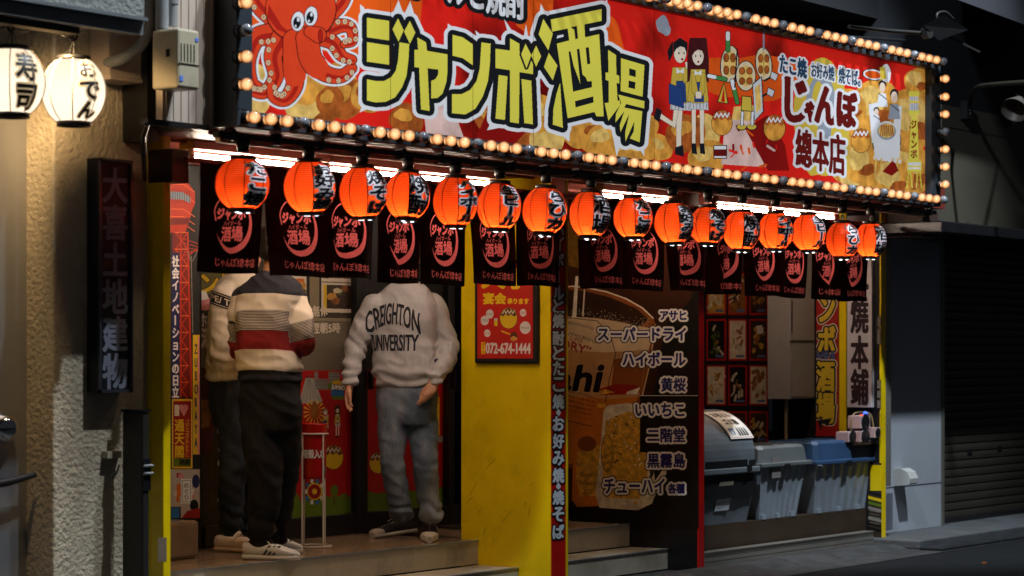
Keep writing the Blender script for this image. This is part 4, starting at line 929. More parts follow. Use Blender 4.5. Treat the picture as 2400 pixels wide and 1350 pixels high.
cv.poly([(990, 240), (1020, 190), (1060, 250), (1090, 330), (1000, 320)], sCHR); cv.poly([(1150, 240), (1240, 300), (1200, 345), (1110, 338)], sRD2); cv.poly([(1160, 150), (1190, 160), (1170, 205), (1155, 200)], sRD2)
cv.poly([(1700, 280), (1760, 270), (1790, 320), (1800, 392), (1690, 385)], sCHR); cv.poly([(1745, 300), (1800, 270), (1840, 340), (1850, 400), (1800, 400)], sRD2); cv.poly([(1720, 250), (1790, 245), (1770, 285), (1715, 280)], sT2)
for k in range(26): random.seed(k + 70); a = random.uniform(1700, 1830); b = random.uniform(285, bot(1760) - 4); cv.stroke([(a, b), (a + random.uniform(-16, 16), b + random.uniform(4, 16))], random.uniform(1, 3), (sRD2, sCHR, sORG, sRED)[k % 4])
# upper text, only its lower half is in the photograph
cv.text('ハイボールと焼酎', [(868, -122), (1229, -48), (1229, 47), (868, -26)], sWH, 2.4, [(sK, 10)])
# octopus, freely drawn
def ten(pts, w0, w1, suck=True, col=None):
    P = spline(pts, 10); cv.stroke(P, w0 + 7, sWH, w1 + 7)
    return P, w0, w1, col or sOC
TN = [ten(p, a, b) for p, a, b in (
    ([(690, 60), (640, 40), (600, 0), (590, -60), (620, -90)], 26, 12), ([(760, 40), (800, 0), (812, -50), (800, -100)], 24, 10),
    ([(640, 80), (600, 90), (582, 140), (590, 190), (612, 206)], 26, 9), ([(660, 90), (640, 130), (646, 180), (620, 216), (588, 214)], 24, 11),
    ([(690, 95), (690, 150), (690, 200), (668, 232), (642, 226), (636, 200)], 26, 10), ([(720, 90), (730, 140), (762, 172), (800, 178), (824, 160)], 26, 12),
    ([(745, 85), (780, 100), (800, 130), (826, 140)], 20, 10), ([(770, 70), (800, 60), (822, 66), (826, 96), (806, 104)], 18, 8))]
cv.disc(705, 20, 92, 88, sWH); cv.disc(705, -90, 130, 130, sWH)
for P, a, b, c in TN: cv.stroke(P, a + 2, sOL, b + 2); cv.stroke(P, a, c, b); cv.stroke([(x + 4, y + 3) for x, y in P], a * .3, sOD, b * .2)
for P, a, b, c in TN:
    for i in range(3, len(P) - 1, 5):
        d = np.array(P[i + 1]) - np.array(P[i - 1]); d = d / (np.linalg.norm(d) + 1e-6); w = (a + (b - a) * i / len(P)) * .62
        q = np.array(P[i]) + np.array([-d[1], d[0]]) * w * (1 if P[i][1] > 100 else -1)
        cv.disc(q[0], q[1], 6.4, 7.2, sOL); cv.disc(q[0], q[1], 5.3, 6.1, sSK); cv.disc(q[0], q[1], 2.6, 3.2, sOL); cv.disc(q[0], q[1], 1.5, 2, sSK)
cv.disc(705, -90, 122, 122, sOL); cv.disc(705, 22, 84, 80, sOL); cv.disc(705, -90, 120, 120, sOC); cv.disc(705, 20, 82, 78, sOC); cv.poly([(630, 10), (660, 60), (690, 85), (650, 70), (626, 40)], sOD)
for P, a, b, c in TN[4:6]: cv.stroke(P[:14], a + 2, sOL); cv.stroke(P[:16], a, c)
for a, b in ((698, 50), (729, 38)):
    cv.disc(a, b, 16, 24, sOL, rot=.12); cv.disc(a, b, 14.5, 22.5, sWH, rot=.12); cv.disc(a - 2, b + 3, 9, 14, sK, rot=.1); cv.disc(a + 1, b - 4, 3, 5, sWH); cv.disc(a - 5, b + 11, 2.2, 3, sWH)
cv.stroke([(726, 74), (746, 82)], 15, sOL, 20); cv.stroke([(726, 74), (746, 82)], 13, sOC, 18); cv.disc(751, 84, 6, 16, sOL); cv.disc(751, 84, 4.5, 14, sOD)
# the big lettering
s2 = .29636
A2 = lambda l: [(560 + x * s2, y * s2) for x, y in l]; A3 = lambda l: [(1100 + x * s2, y * s2) for x, y in l]
ys = [A2(l) for l in (
    [(1013, 140), (1187, 165), (1187, 320), (1013, 295)], [(1013, 333), (1187, 360), (1187, 512), (1013, 487)],
    [(1258, 145), (1303, 240), (1262, 330), (1215, 232)], [(1352, 165), (1395, 258), (1352, 347), (1306, 250)],
    [(1270, 335), (1347, 348), (1341, 470), (1325, 600), (1290, 690), (1235, 770), (1160, 805), (1080, 810), (1013, 795), (1013, 628), (1090, 642), (1150, 640), (1205, 610), (1240, 560), (1258, 480)],
    [(1410, 295), (1480, 335), (1487, 402), (1650, 430), (1650, 560), (1640, 650), (1610, 740), (1570, 775), (1520, 778), (1520, 640), (1555, 625), (1575, 590), (1578, 550), (1492, 540), (1508, 878), (1440, 865), (1425, 535), (1387, 530), (1387, 395), (1417, 393)],
    [(1690, 275), (1770, 295), (1848, 350), (1848, 515), (1770, 460), (1690, 440)],
    [(1918, 335), (1990, 345), (1985, 500), (1970, 640), (1930, 760), (1870, 860), (1790, 905), (1685, 895), (1685, 745), (1760, 745), (1830, 710), (1880, 640), (1905, 540)])]
y3 = [A3(l) for l in (
    [(207, 385), (322, 400), (322, 303), (395, 345), (395, 412), (505, 430), (505, 587), (397, 570), (392, 977), (322, 965), (322, 555), (207, 538)],
    [(232, 593), (302, 603), (282, 948), (207, 938)], [(412, 625), (490, 638), (503, 983), (435, 973)],
    [(585, 150), (660, 265), (625, 398), (548, 272)], [(628, 418), (697, 518), (660, 635), (590, 530)], [(718, 655), (728, 820), (740, 1010), (660, 985), (665, 860), (690, 740)],
    [(643, 155), (1045, 72), (1045, 165), (910, 193), (915, 295), (1027, 270), (1063, 920), (1005, 920), (990, 885), (778, 935), (692, 345), (790, 320), (778, 225), (655, 250)],
    [(1098, 395), (1160, 435), (1163, 590), (1185, 600), (1185, 662), (1165, 655), (1172, 800), (1190, 790), (1193, 830), (1100, 955), (1070, 815), (1103, 812), (1103, 640), (1077, 632), (1077, 572), (1100, 575)],
    [(1200, 460), (1385, 515), (1370, 765), (1197, 720)],
    [(1178, 748), (1385, 800), (1383, 858), (1240, 822), (1225, 850), (1368, 880), (1347, 1125), (1270, 1095), (1300, 1040), (1305, 960), (1235, 1120), (1232, 1050), (1265, 900), (1195, 1045), (1190, 990), (1225, 880), (1155, 970), (1160, 900), (1200, 815)])]
dia = [A3([(445, 345), (490, 435), (452, 540), (410, 430)]), A3([(528, 360), (568, 445), (528, 527), (490, 438)])]
hol = [A3(l) for l in ([(800, 215), (850, 205), (860, 305), (838, 310), (830, 235)], [(785, 408), (800, 405), (825, 520), (870, 640), (878, 668), (850, 390), (870, 385), (895, 590), (920, 610), (935, 645), (968, 640), (970, 690), (820, 725)], [(920, 378), (945, 372), (957, 505), (932, 508)], [(835, 800), (980, 762), (983, 810), (840, 850)], [(1265, 540), (1317, 555), (1315, 610), (1263, 595)], [(1260, 637), (1313, 650), (1312, 705), (1258, 692)])]
mk = np.zeros((cv.h, cv.w), bool)
for l in ys + y3 + dia: mk |= cv.polymask(l)
wide = cv.dilate(mk, 20.5)
for l in ([(958, 33), (990, 60), (1000, 120), (960, 90)], [(1215, 110), (1262, 0), (1300, 110)], [(1310, 110), (1355, 8), (1400, 160)], [(1650, 185), (1700, 220), (1660, 330)], [(1870, 240), (1930, 290), (1890, 340)], [(955, 890), (1040, 850), (985, 800)]): wide |= cv.polymask(A2(l))
for l in ([(275, 150), (310, 280), (350, 260)], [(448, 190), (470, 320), (425, 320)], [(565, 28), (620, 130), (540, 230)], [(1090, -10), (1105, 220), (1040, 60)], [(1425, 455), (1395, 560), (1340, 460)], [(1385, 1235), (1330, 1160), (1380, 1100)], [(1165, 1240), (1130, 1050), (1215, 1080)], [(790, 1122), (700, 1040), (800, 990)], [(140, 1030), (190, 930), (240, 1010)]): wide |= cv.polymask(A3(l))
cv.paint(wide, sWH); cv.paint(cv.dilate(mk, 12), sK); cv.paint(mk, sY)
for l in hol: cv.poly(l, sK)
for l in dia: cv.paint(cv.dilate(cv.polymask(l), 4.5), sK)
for l in dia: cv.poly(l, sY)
# right half: cloud, two schoolgirls, takoyaki, golden emblem, small lettering, cook at table, tower
cv.disc(1553, 58, 16, 20, sGRY, wob=.1); cv.disc(1562, 70, 10, 14, sGRY)
_si = ink
def ink2(n, c, *a, **k): return si(n.replace('sign_', 'fig_').replace('film_', 'fig_'), c)
ink = ink2; KKs, WHTs, DRs = KK, WHT, DRED; KK, WHT, DRED = sK, sWH, sRD2
girl(cv, 1594, 155, 2.9, sK, True); girl(cv, 1636, 160, 2.72, si('hair_maroon', (70, 22, 26)))
KK, WHT, DRED, ink = KKs, WHTs, DRs, _si
CRMs, BRNs, YYs = CRM, BRN, YY; CRM, BRN, YY = sWH, sT3, sT1
TRAY, LEEK, STEELC = si('tray_beige', (222, 206, 172)), si('leek', (72, 140, 70)), si('steel', (206, 210, 218))
for a, b, rx, ry, ro in ((1710, 150, 20, 42, .1), (1790, 150, 18, 38, -.1), (1748, 178, 22, 34, 0)):          # wooden trays, leeks, spatulas and a menu card
    cv.disc(a, b, rx + 2.2, ry + 2.2, sK, rot=ro); cv.disc(a, b, rx, ry, TRAY, rot=ro); cv.disc(a, b, rx * .72, ry * .72, sT2, rot=ro)
    for i in range(4): cv.disc(a + (i % 2 - .5) * rx * .8, b + (i // 2 - .5) * ry * .7, rx * .34, ry * .26, sK); cv.disc(a + (i % 2 - .5) * rx * .8, b + (i // 2 - .5) * ry * .7, rx * .28, ry * .22, sT3)
for P in ([(1706, 78), (1706, 118)], [(1662, 178), (1700, 186)], [(1716, 190), (1728, 240)]): cv.stroke(P, 6, sK); cv.stroke(P, 4.4, LEEK); cv.stroke(P[:1] + [((P[0][0] * 2 + P[1][0]) / 3, (P[0][1] * 2 + P[1][1]) / 3)], 4.4, sWH)
cv.stroke([(1728, 115), (1722, 205)], 1.6, sK); cv.stroke([(1790, 70), (1790, 115)], 2, sGRY)
for a, b in ((1812, 178), (1804, 216)): cv.stroke([(a - 18, b + 10), (a, b)], 2.4, sK); cv.poly([(a - 4, b - 12), (a + 13, b - 4), (a + 7, b + 13), (a - 8, b + 5)], sK); cv.poly([(a - 3, b - 10), (a + 11, b - 3), (a + 6, b + 11), (a - 6, b + 4)], STEELC)
cv.poly([(1763, 196), (1786, 178), (1790, 262), (1768, 286)], sK); cv.poly([(1765, 198), (1784, 182), (1788, 261), (1769, 282)], STEELC); cv.poly([(1769, 206), (1781, 196), (1784, 252), (1773, 266)], sT2)
cv.poly([(1738, 224), (1762, 226), (1764, 262), (1736, 260)], sK); cv.poly([(1740, 226), (1760, 228), (1762, 260), (1738, 258)], sMUS)
for a in (1740, 1764): cv.disc(a - 2, 298, 12, 8, sK); cv.disc(a - 2, 297, 10.5, 6.5, sMUS); cv.stroke([(a, 264), (a - 1, 292)], 4, sK); cv.stroke([(a, 264), (a - 1, 292)], 2.6, sWH)
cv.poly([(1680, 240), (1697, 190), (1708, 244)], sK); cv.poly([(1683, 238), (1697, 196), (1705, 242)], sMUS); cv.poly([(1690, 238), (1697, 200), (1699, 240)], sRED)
cv.rect(1672, 340, 1704, 372, sK); cv.rect(1674, 342, 1702, 370, sWH); cv.rect(1674, 350, 1702, 366, sBRN)
ball(cv, 1692, 288, 24, sK); ball(cv, 1815, 300, 25, sK); ball(cv, 2018, 330, 23, sK)
CRM, BRN, YY = CRMs, BRNs, YYs
cv.disc(1925, 275, 66, 135, sMUS, wob=.03); cv.disc(1925, 265, 38, 92, sGRY, wob=.03); cv.disc(1918, 250, 16, 60, sMUS)
cv.poly([(1880, 250), (1990, 270), (1990, 400), (1900, 412), (1876, 380)], sMUS); cv.poly([(1915, 240), (1950, 250), (1945, 380), (1920, 380)], sGRY)
cv.text('たこ焼', [(1828, 126), (1890, 140), (1890, 184), (1828, 170)], sBLU, 1.6, [(sWH, 4.2)]); cv.text('お好み焼', [(1902, 146), (1955, 156), (1955, 190), (1902, 180)], sBLU, 1.3, [(sWH, 3.6)]); cv.text('焼そば。', [(1966, 156), (2016, 166), (2016, 204), (1966, 194)], sBLU, 1.3, [(sWH, 3.8)])
for ch, q in (('じ', [(1842, 182), (1892, 190), (1892, 288), (1842, 282)]), ('ゃ', [(1888, 238), (1912, 244), (1912, 285), (1888, 282)]), ('ん', [(1912, 200), (1964, 212), (1964, 294), (1912, 284)]), ('ぼ', [(1964, 210), (2006, 222), (2006, 302), (1964, 292)])):
    cv.text(ch, q, sBRN, 4.2, [(sWH, 6.6)])
cv.text('總本店', [(1866, 302), (1980, 318), (1980, 412), (1866, 388)], sBRN, 2.4, [(sWH, 6)])
# cook, guests and dish at a round table, plainly drawn
cv.disc(2078, 330, 34, 46, sK); cv.disc(2078, 328, 32, 44, sWH); cv.poly([(2048, 340), (2110, 340), (2108, 372), (2050, 372)], sWH)
for a in range(8): cv.disc(2052 + a * 8, 370 + a * 1.2, 5, 5, sWH)
for a in (2053, 2066, 2092, 2104): cv.stroke([(a, 372), (a - 2, 410)], 2, sT2)
cv.poly([(2068, 402), (2092, 376), (2098, 382), (2106, 400), (2090, 412)], sRD2)
cv.poly([(2036, 245), (2056, 240), (2062, 330), (2044, 335)], sWH); cv.poly([(2096, 250), (2114, 248), (2108, 340), (2094, 330)], sWH)
for (a, b, w, h, hair) in ((2068, 205, 8, 14, True), (2096, 228, 9, 16, True), (2054, 262, 6, 9, True)):
    cv.disc(a, b - h * .45, w * 1.1, h * .8, sK); cv.disc(a, b, w * .85, h * .85, si('face', (236, 214, 196))); cv.poly([(a - w, b + h), (a + w, b + h), (a + w * 1.6, b + h * 3.2), (a - w * 1.6, b + h * 3.2)], sGRY if a > 2090 else sWH); cv.stroke([(a - w, b + h), (a + w * 1.3, b + h * 2)], 1, sK)
cv.disc(2078, 308, 22, 20, sGRY); cv.disc(2078, 306, 19, 17, sT2)
for a in range(7): cv.stroke([(2066 + a * 4, 294), (2064 + a * 5, 318)], 1.3, sT3)
cv.disc(2047, 175, 26, 14, sK, rot=.15); cv.disc(2047, 175, 24, 12, sWH, rot=.15); cv.disc(2046, 175, 19, 9, sORG, rot=.15); cv.disc(2076, 172, 13, 20, sWH, wob=.08); cv.poly([(2062, 158), (2074, 156), (2078, 184), (2064, 188)], sMUS)
# tower
cv.stroke([(2143, 185), (2142, 215)], 1, sYD)
for q in ((2130, 214, 2155, 226), (2132, 236, 2153, 241), (2130, 259, 2155, 270)): cv.rect(*q, sY)
for q in ((2132, 226, 2153, 236), (2132, 242, 2153, 259)): cv.rect(*q, sWH); [cv.rect(q[0] + 3 + k * 4, q[1], q[0] + 4 + k * 4, q[3], sBLU) for k in range(5)]
cv.poly([(2136, 270), (2150, 272), (2154, 378), (2130, 376)], sY); cv.text('ジャンボ', [(2135, 278), (2148, 280), (2150, 372), (2134, 370)], sRD2, 1.2, vert=True)
cv.rect(2126, 377, 2160, 402, sY); cv.rect(2128, 381, 2158, 388, sWH); cv.rect(2128, 392, 2158, 397, sWH)
for a, b in ((2130, 2126), (2156, 2160), (2134, 2138), (2150, 2148)): cv.stroke([(a, 402), (b, 440)], 1.6, sY)
for k in range(3): cv.stroke([(2127, 410 + k * 10), (2135, 418 + k * 10)], .9, sYD); cv.stroke([(2152, 410 + k * 10), (2159, 418 + k * 10)], .9, sYD)
# trim the print to the recessed panel
YYg, XXg = np.mgrid[0:cv.h, 0:cv.w]; XXg = XXg / cv.res + cv.x0; YYg = YYg / cv.res + cv.y0
zz = CAM.z + (HY - YYg) / F * ((SY + .05 - CAM.y) / (SA - CA * (XXg - 1200) / F))
cv.a[(zz < pz0) | (zz > pz1) | (XXg < 573) | (XXg > 2168)] = 0
cv.emit(MB(), lambda a, b: fp(a, b, SY + .05)).build('print', sg)
mb = MB()
for xx in (915, 1108, 1250, 1533, 1790): a = fx(xx, SY + .0495); mb.box(a, a + .0022, SY + .0488, SY + .0497, pz0, pz1, mat('panel_seam', S(90, 20, 18), .4, .1))
mb.build('panel_seam', sg)
# bulbs
SOCK = mat('socket_black', (.01, .01, .011), .4, .2)
LIT = bpy.data.materials.new('bulb_lit'); LIT.use_nodes = True; nt = LIT.node_tree; N = nt.nodes; pr = N['Principled BSDF']
lw = N.new('ShaderNodeLayerWeight'); lw.inputs[0].default_value = .55; rp = N.new('ShaderNodeValToRGB'); nt.links.new(lw.outputs['Facing'], rp.inputs[0])
vo = N.new('ShaderNodeTexVoronoi'); vo.inputs['Scale'].default_value = 55; tc = N.new('ShaderNodeTexCoord'); nt.links.new(tc.outputs['Object'], vo.inputs['Vector'])
rp.color_ramp.elements[0].color = (1.6, .92, .44, 1); rp.color_ramp.elements[1].color = (.26, .062, .010, 1); e_ = rp.color_ramp.elements.new(.34); e_.color = (.95, .42, .14, 1); rp.color_ramp.elements[0].position = .04; rp.color_ramp.elements[2].position = .8
mx = N.new('ShaderNodeMix'); mx.data_type = 'RGBA'; mx.blend_type = 'MULTIPLY'; mx.inputs[0].default_value = .55; nt.links.new(rp.outputs[0], mx.inputs[6]); nt.links.new(vo.outputs['Distance'], mx.inputs[7])
ad = N.new('ShaderNodeMix'); ad.data_type = 'RGBA'; ad.blend_type = 'ADD'; ad.inputs[0].default_value = .75; nt.links.new(mx.outputs[2], ad.inputs[6]); nt.links.new(rp.outputs[0], ad.inputs[7])
nt.links.new(ad.outputs[2], pr.inputs['Emission Color']); pr.inputs['Emission Strength'].default_value = .6; pr.inputs['Base Color'].default_value = (.1, .07, .05, 1); pr.inputs['Roughness'].default_value = .08
OFF = mat('bulb_off', S(120, 124, 132), .08, .35, 60, coat=.8)
def bulbmesh(m, nm):
    mb = MB(); r = .0295; prof = [(.001, -r)] + [(r * math.sin(w), -r * math.cos(w)) for w in [math.pi * i / 10 for i in range(1, 9)]] + [(.022, .036)]
    tf = Matrix.Rotation(R(-90), 3, 'X')
    mb.lathe((0, 0, 0), prof, m, 14, tf=tf); mb.lathe((0, 0, 0), [(.024, .03), (.03, .034), (.03, .066), (.001, .067)], SOCK, 10, tf=tf)
    o = mb.build('bulb', None); me = o.data; bx = o.location.copy(); me.transform(Matrix.Translation(bx)); bpy.data.objects.remove(o); me.name = nm; return me
ML, MO = bulbmesh(LIT, 'bulb_lit'), bulbmesh(OFF, 'bulb_off')
pitch = (fx(2193, SY) - fx(573, SY)) / 63.0; bxa = fx(573, SY)
zb0, zb1 = fz(1380, 369.5, SY - .045), fz(2196, 142, SY - .045); seq = []
for i in range(64): seq.append((bxa + i * pitch, zb0, i % 4 == 3))
for i in range(63, 31, -1): seq.append((bxa + i * pitch, zb1, i % 4 == 3))
xr = fx(2211, SY - .045)
for k, yy in enumerate((185, 227, 268, 309, 350, 391, 432)): seq.append((xr, fz(2211, yy, SY - .045), k == 3))
rest = []
for k, yy in enumerate((198, 133, 71, 6)):
    seq.append((fx(572, SY - .045), fz(572, yy, SY - .045), k == 2))
for i in range(0, 32): rest.append((bxa + i * pitch, zb1, i % 4 == 3))
for k, yy in enumerate((-58, -122)): rest.append((fx(572, SY - .045), fz(572, yy, SY - .045), False))
main = seq[:64] + seq[-11:] + seq[64:89]; rest += seq[89:96]
so = rootloc(sg)
for (x, z, off) in main:
    o = bpy.data.objects.new('bulb', MO if off else ML); COL.objects.link(o); o.parent = sg; o.location = Vector((x, SY - .062, z)) - so; o.rotation_euler = (random.uniform(-.1, .1), random.uniform(0, 6), random.uniform(-.1, .1))
mb = MB()
for (x, z, off) in rest:
    me = MO if off else ML
    for p in me.polygons: pass
    mb.add([(v.co.x + x, v.co.y + SY - .062, v.co.z + z) for v in me.vertices], [tuple(p.vertices) for p in me.polygons], OFF if off else LIT, True)
mb.build('far_bulbs', sg, kind='stuff')

# ---------------------------------------------------------------- lighting rail with lantern sockets
RY = -.42; rz0, rz1 = fz(1380, 416, RY), fz(1380, 404, RY)
rl = thing('lighting_rail', (12, RY, rz0), 'long black lighting rail under the sign carrying the red lanterns', 'rail')
rxa, rxb = fx(505, RY), fx(2190, RY)
MB().box(rxa, rxb, RY - .02, RY + .02, rz0, rz1, BLKM).build('rail', rl, bevel=.004)
for i in range(24): a = rxa + .1 + i * (rxb - rxa - .2) / 23; MB().box(a - .012, a + .012, RY - .026, RY + .026, rz0 - .01, 2.4455, BLK).build('hanger', rl)
# red lanterns
PAP = bpy.data.materials.new('red_paper'); PAP.use_nodes = True; nt = PAP.node_tree; N = nt.nodes; N.remove(N['Principled BSDF'])
tc = N.new('ShaderNodeTexCoord'); sx = N.new('ShaderNodeSeparateXYZ'); nt.links.new(tc.outputs['Object'], sx.inputs[0])
mm = N.new('ShaderNodeMath'); mm.operation = 'MULTIPLY'; mm.inputs[1].default_value = 2 * math.pi / .0098; nt.links.new(sx.outputs[2], mm.inputs[0])
sn = N.new('ShaderNodeMath'); sn.operation = 'SINE'; nt.links.new(mm.outputs[0], sn.inputs[0])
rp = N.new('ShaderNodeValToRGB'); nt.links.new(sn.outputs[0], rp.inputs[0]); rp.color_ramp.elements[0].position = .0; rp.color_ramp.elements[1].position = .55
rp.color_ramp.elements[0].color = (.50, .036, .005, 1); rp.color_ramp.elements[1].color = (.74, .082, .012, 1)
tr = N.new('ShaderNodeBsdfTranslucent'); df = N.new('ShaderNodeBsdfPrincipled'); df.inputs['Roughness'].default_value = .35; ms = N.new('ShaderNodeMixShader'); ms.inputs[0].default_value = .28
nt.links.new(rp.outputs[0], tr.inputs[0]); nt.links.new(rp.outputs[0], df.inputs['Base Color'])
nt.links.new(tr.outputs[0], ms.inputs[1]); nt.links.new(df.outputs[0], ms.inputs[2]); nt.links.new(ms.outputs[0], N['Material Output'].inputs[0])
SEAM = ink('lantern_wire', (110, 6, 3)); LBK = ink('lantern_ink', (14, 12, 16), rough=.4); LWH = ink('lantern_white', (230, 226, 232))
LED = mat('led_white', (1, 1, 1), .3, 0, emit=(.8, .9, 1), es=2.0)
random.seed(5)
def lantern(name, cpos, Rr, H, tilt, words, label, group, paper, wire, tink, tout, yaw=-90, power=1.0, lcol=(1, .6, .3), lz=-.45, led=True, hang=None, cap=.44, arc=68, rows=None, dent=0):
    c = Vector(cpos); top = c + Vector((0, 0, H * .5 + .02))
    rt = thing(name, tuple(top), label, 'lantern', group)
    T = Matrix.Rotation(R(tilt[0]), 3, 'X') @ Matrix.Rotation(R(tilt[1]), 3, 'Y')
    g = lambda v: top + T @ (Vector(v) - Vector((0, 0, H * .5 + .02)))
    th0 = math.asin(cap); hz = H / 2 / math.cos(th0)
    prof = [(Rr * math.sin(th) * (1 - .006 * (i % 2)), hz * math.cos(th)) for i, th in enumerate([th0 + (math.pi - 2 * th0) * i / 52 for i in range(53)])]
    mb = MB(); n = 40
    def dd(r, z, w):
        d = (math.degrees(w) + 132 + 180) % 360 - 180
        return r * (1 - dent * math.exp(-(d / 22) ** 2 - ((z + .03) / .05) ** 2))
    vs = [g((dd(r, z, 2 * math.pi * j / n) * math.cos(2 * math.pi * j / n), dd(r, z, 2 * math.pi * j / n) * math.sin(2 * math.pi * j / n), z)) for r, z in prof for j in range(n)]; k = len(prof)
    mb.add(vs, [(i * n + j, (i + 1) * n + j, (i + 1) * n + (j + 1) % n, i * n + (j + 1) % n) for i in range(k - 1) for j in range(n)], paper, True)
    mb.build('paper', rt)
    mb = MB()
    for q in range(8):
        w = R(q * 45 + 12 + yaw); P = [g(((dd(r, z, w) * 1.006 + .0012) * math.cos(w), (dd(r, z, w) * 1.006 + .0012) * math.sin(w), z)) for r, z in prof[::4]]
        mb.tube(P, .0026, wire, 4, cap=False)
    mb.build('wire', rt)
    for z, s, nm in ((H / 2, 1, 'top_cap'), (-H / 2, -1, 'bottom_cap')):
        r = Rr * cap + .006; mb = MB(); P = [(r - .012, z - s * .004), (r, z - s * .006), (r, z + s * .016), (r - .008, z + s * .016), (r - .012, z)]
        if s < 0: P = P[::-1]
        vs = [g((q * math.cos(2 * math.pi * j / 28), q * math.sin(2 * math.pi * j / 28), zz)) for q, zz in P for j in range(28)]
        mb.add(vs, [(i * 28 + j, i * 28 + (j + 1) % 28, (i + 1) * 28 + (j + 1) % 28, (i + 1) * 28 + j) for i in range(len(P) - 1) for j in range(28)], SOCK, True)
        if s > 0:
            mb.add([g(((r - .01) * math.cos(2 * math.pi * j / 28), (r - .01) * math.sin(2 * math.pi * j / 28), z + .008)) for j in range(28)], [tuple(range(28))], SOCK)
        ob = mb.build(nm, rt)
        if s < 0 and led:
            m2 = MB()
            for q in range(3):
                w = q * 2.1 + 1; m2.lathe(g((r * .5 * math.cos(w), r * .5 * math.sin(w), z - .016)), [(.001, -.004), (.009, -.003), (.011, .0), (.001, .002)], LED, 8)
            m2.tube([g((-r + .01, 0, z - .008)), g((r - .01, 0, z - .008))], .006, SOCK, 6)
            m2.build('led', rt)
    cv = Canvas(0, 0, 100, 200, 1.6)
    for txt, qd in words: cv.text(txt, qd, tink, 2.5, [(tout, 6.0)], vert=True)
    def mp(x, y):
        w = R(yaw + (x / 100 - .5) * arc); th = R(38) + R(104) * y / 200 if rows is None else R(rows[0]) + R(rows[1] - rows[0]) * y / 200
        return g(((Rr + .0022) * math.sin(th) * math.cos(w), (Rr + .0022) * math.sin(th) * math.sin(w), hz * math.cos(th) * 1.012))
    cv.emit(MB(), mp, 9, 5, True).build('lettering', rt)
    l = lamp('lantern_glow', 'POINT', (0, 0, 0), power, lcol, .012); l.parent = rt; l.location = g((0, 0, lz * H)) - top
    hp = hang if hang is not None else top + Vector((0, 0, .03))
    mb = MB().tube([g((0, 0, H / 2 + .012)), hp], .0035, SOCK, 6)
    for s in (-1, 1): mb.tube([g((s * .03, 0, H / 2 + .012)), hp + Vector((s * .008, 0, -.01))], .0022, SOCK, 4)
    mb.build('hook', rt)
    return rt
LD = [(570, 432, 126, 136, 'たこ焼', 2), (724, 438, 121, 138, 'お好み焼', -4), (850, 450, 113, 134, '焼そば', -4), (957, 460, 106, 124, '焼酎', 6), (1068, 472, 105, 130, 'ハイボール', -2), (1172, 483, 103, 124, '生ビール', 1), (1280, 495, 105, 122, 'らひカ', 6), (1385, 503, 98, 120, '酒場', 4), (1482, 510, 92, 108, 'たこ焼', 0), (1577, 522, 94, 108, 'お好み焼', -3), (1660, 528, 86, 98, '焼そば', 2), (1740, 541, 86, 103, '焼酎', 3), (1818, 542, 83, 97, 'ハイボール', 0), (1893, 545, 80, 97, '生ビール', -1), (1975, 563, 80, 93, 'らひカ', 2), (2041, 563, 75, 91, '酒場', 0)]
EN = ['leftmost red lantern, dented, reading takoyaki', 'red lantern reading okonomiyaki, second from the left', 'red lantern reading yakisoba, third from the left', 'red lantern with a tilted cap reading shochu, fourth from the left', 'red lantern reading highball, fifth from the left', 'red lantern reading draft beer, left of the yellow pier front', 'tilted red lantern hanging before the red pier strip', 'red lantern reading sakaba, just right of the red pier strip', 'red lantern reading takoyaki over the beer poster', 'red lantern reading okonomiyaki near the right edge of the beer poster', 'dull red lantern reading yakisoba, above the red divider edge', 'bright red lantern reading shochu over the food photos', 'red lantern reading highball over the grey cabinet', 'bright red lantern reading draft beer, third from the right end', 'red lantern overlapping the last one, second from the right end', 'last red lantern at the right end of the rail, reading sakaba']
for i, (x, y, w, h, t, tl) in enumerate(LD):
    c = fp(x, y, RY); sc = (c - CAM).dot(Vector((CA, SA, 0))) / F
    hg = Vector((c.x, RY, rz0 - .06)); H = h * sc * .86
    bright = {0: .75, 2: .95, 4: .85, 10: .7, 14: .7}.get(i, 1.12)
    lantern('red_lantern', c, w * sc / 2, H, (random.uniform(-2, 2), tl * .9), [(t, Q(2 if len(t) > 2 else -8, 4, 98 if len(t) > 2 else 108, 196))], EN[i], 'red paper lanterns along the rail', PAP, SEAM, LBK, LWH, yaw=-103 + random.uniform(-8, 6), power=bright * 2.5, lcol=(1, .78, .46), lz=-.37, dent={0: .2, 4: .07, 10: .12, 14: .12}.get(i, 0), hang=hg)
    MB().lathe((c.x, RY, rz0 - .055), [(.001, 0), (.026, .0), (.03, .02), (.03, .056), (.001, .056)], SOCK, 14).build('socket', rl)
# white lanterns on the left
PAPW = bpy.data.materials.new('white_paper'); PAPW.use_nodes = True; nt = PAPW.node_tree; N = nt.nodes; N.remove(N['Principled BSDF'])
tc = N.new('ShaderNodeTexCoord'); wv = N.new('ShaderNodeTexWave'); wv.bands_direction = 'Z'; wv.inputs['Scale'].default_value = 28; nt.links.new(tc.outputs['Object'], wv.inputs[0])
rp = N.new('ShaderNodeValToRGB'); rp.color_ramp.elements[0].color = (.82, .73, .6, 1); rp.color_ramp.elements[1].color = (.9, .83, .72, 1); nt.links.new(wv.outputs[0], rp.inputs[0])
tr = N.new('ShaderNodeBsdfTranslucent'); em = N.new('ShaderNodeEmission'); em.inputs[1].default_value = .2; adS = N.new('ShaderNodeAddShader')
nt.links.new(rp.outputs[0], tr.inputs[0]); nt.links.new(rp.outputs[0], em.inputs[0]); nt.links.new(tr.outputs[0], adS.inputs[0]); nt.links.new(em.outputs[0], adS.inputs[1]); nt.links.new(adS.outputs[0], N['Material Output'].inputs[0])
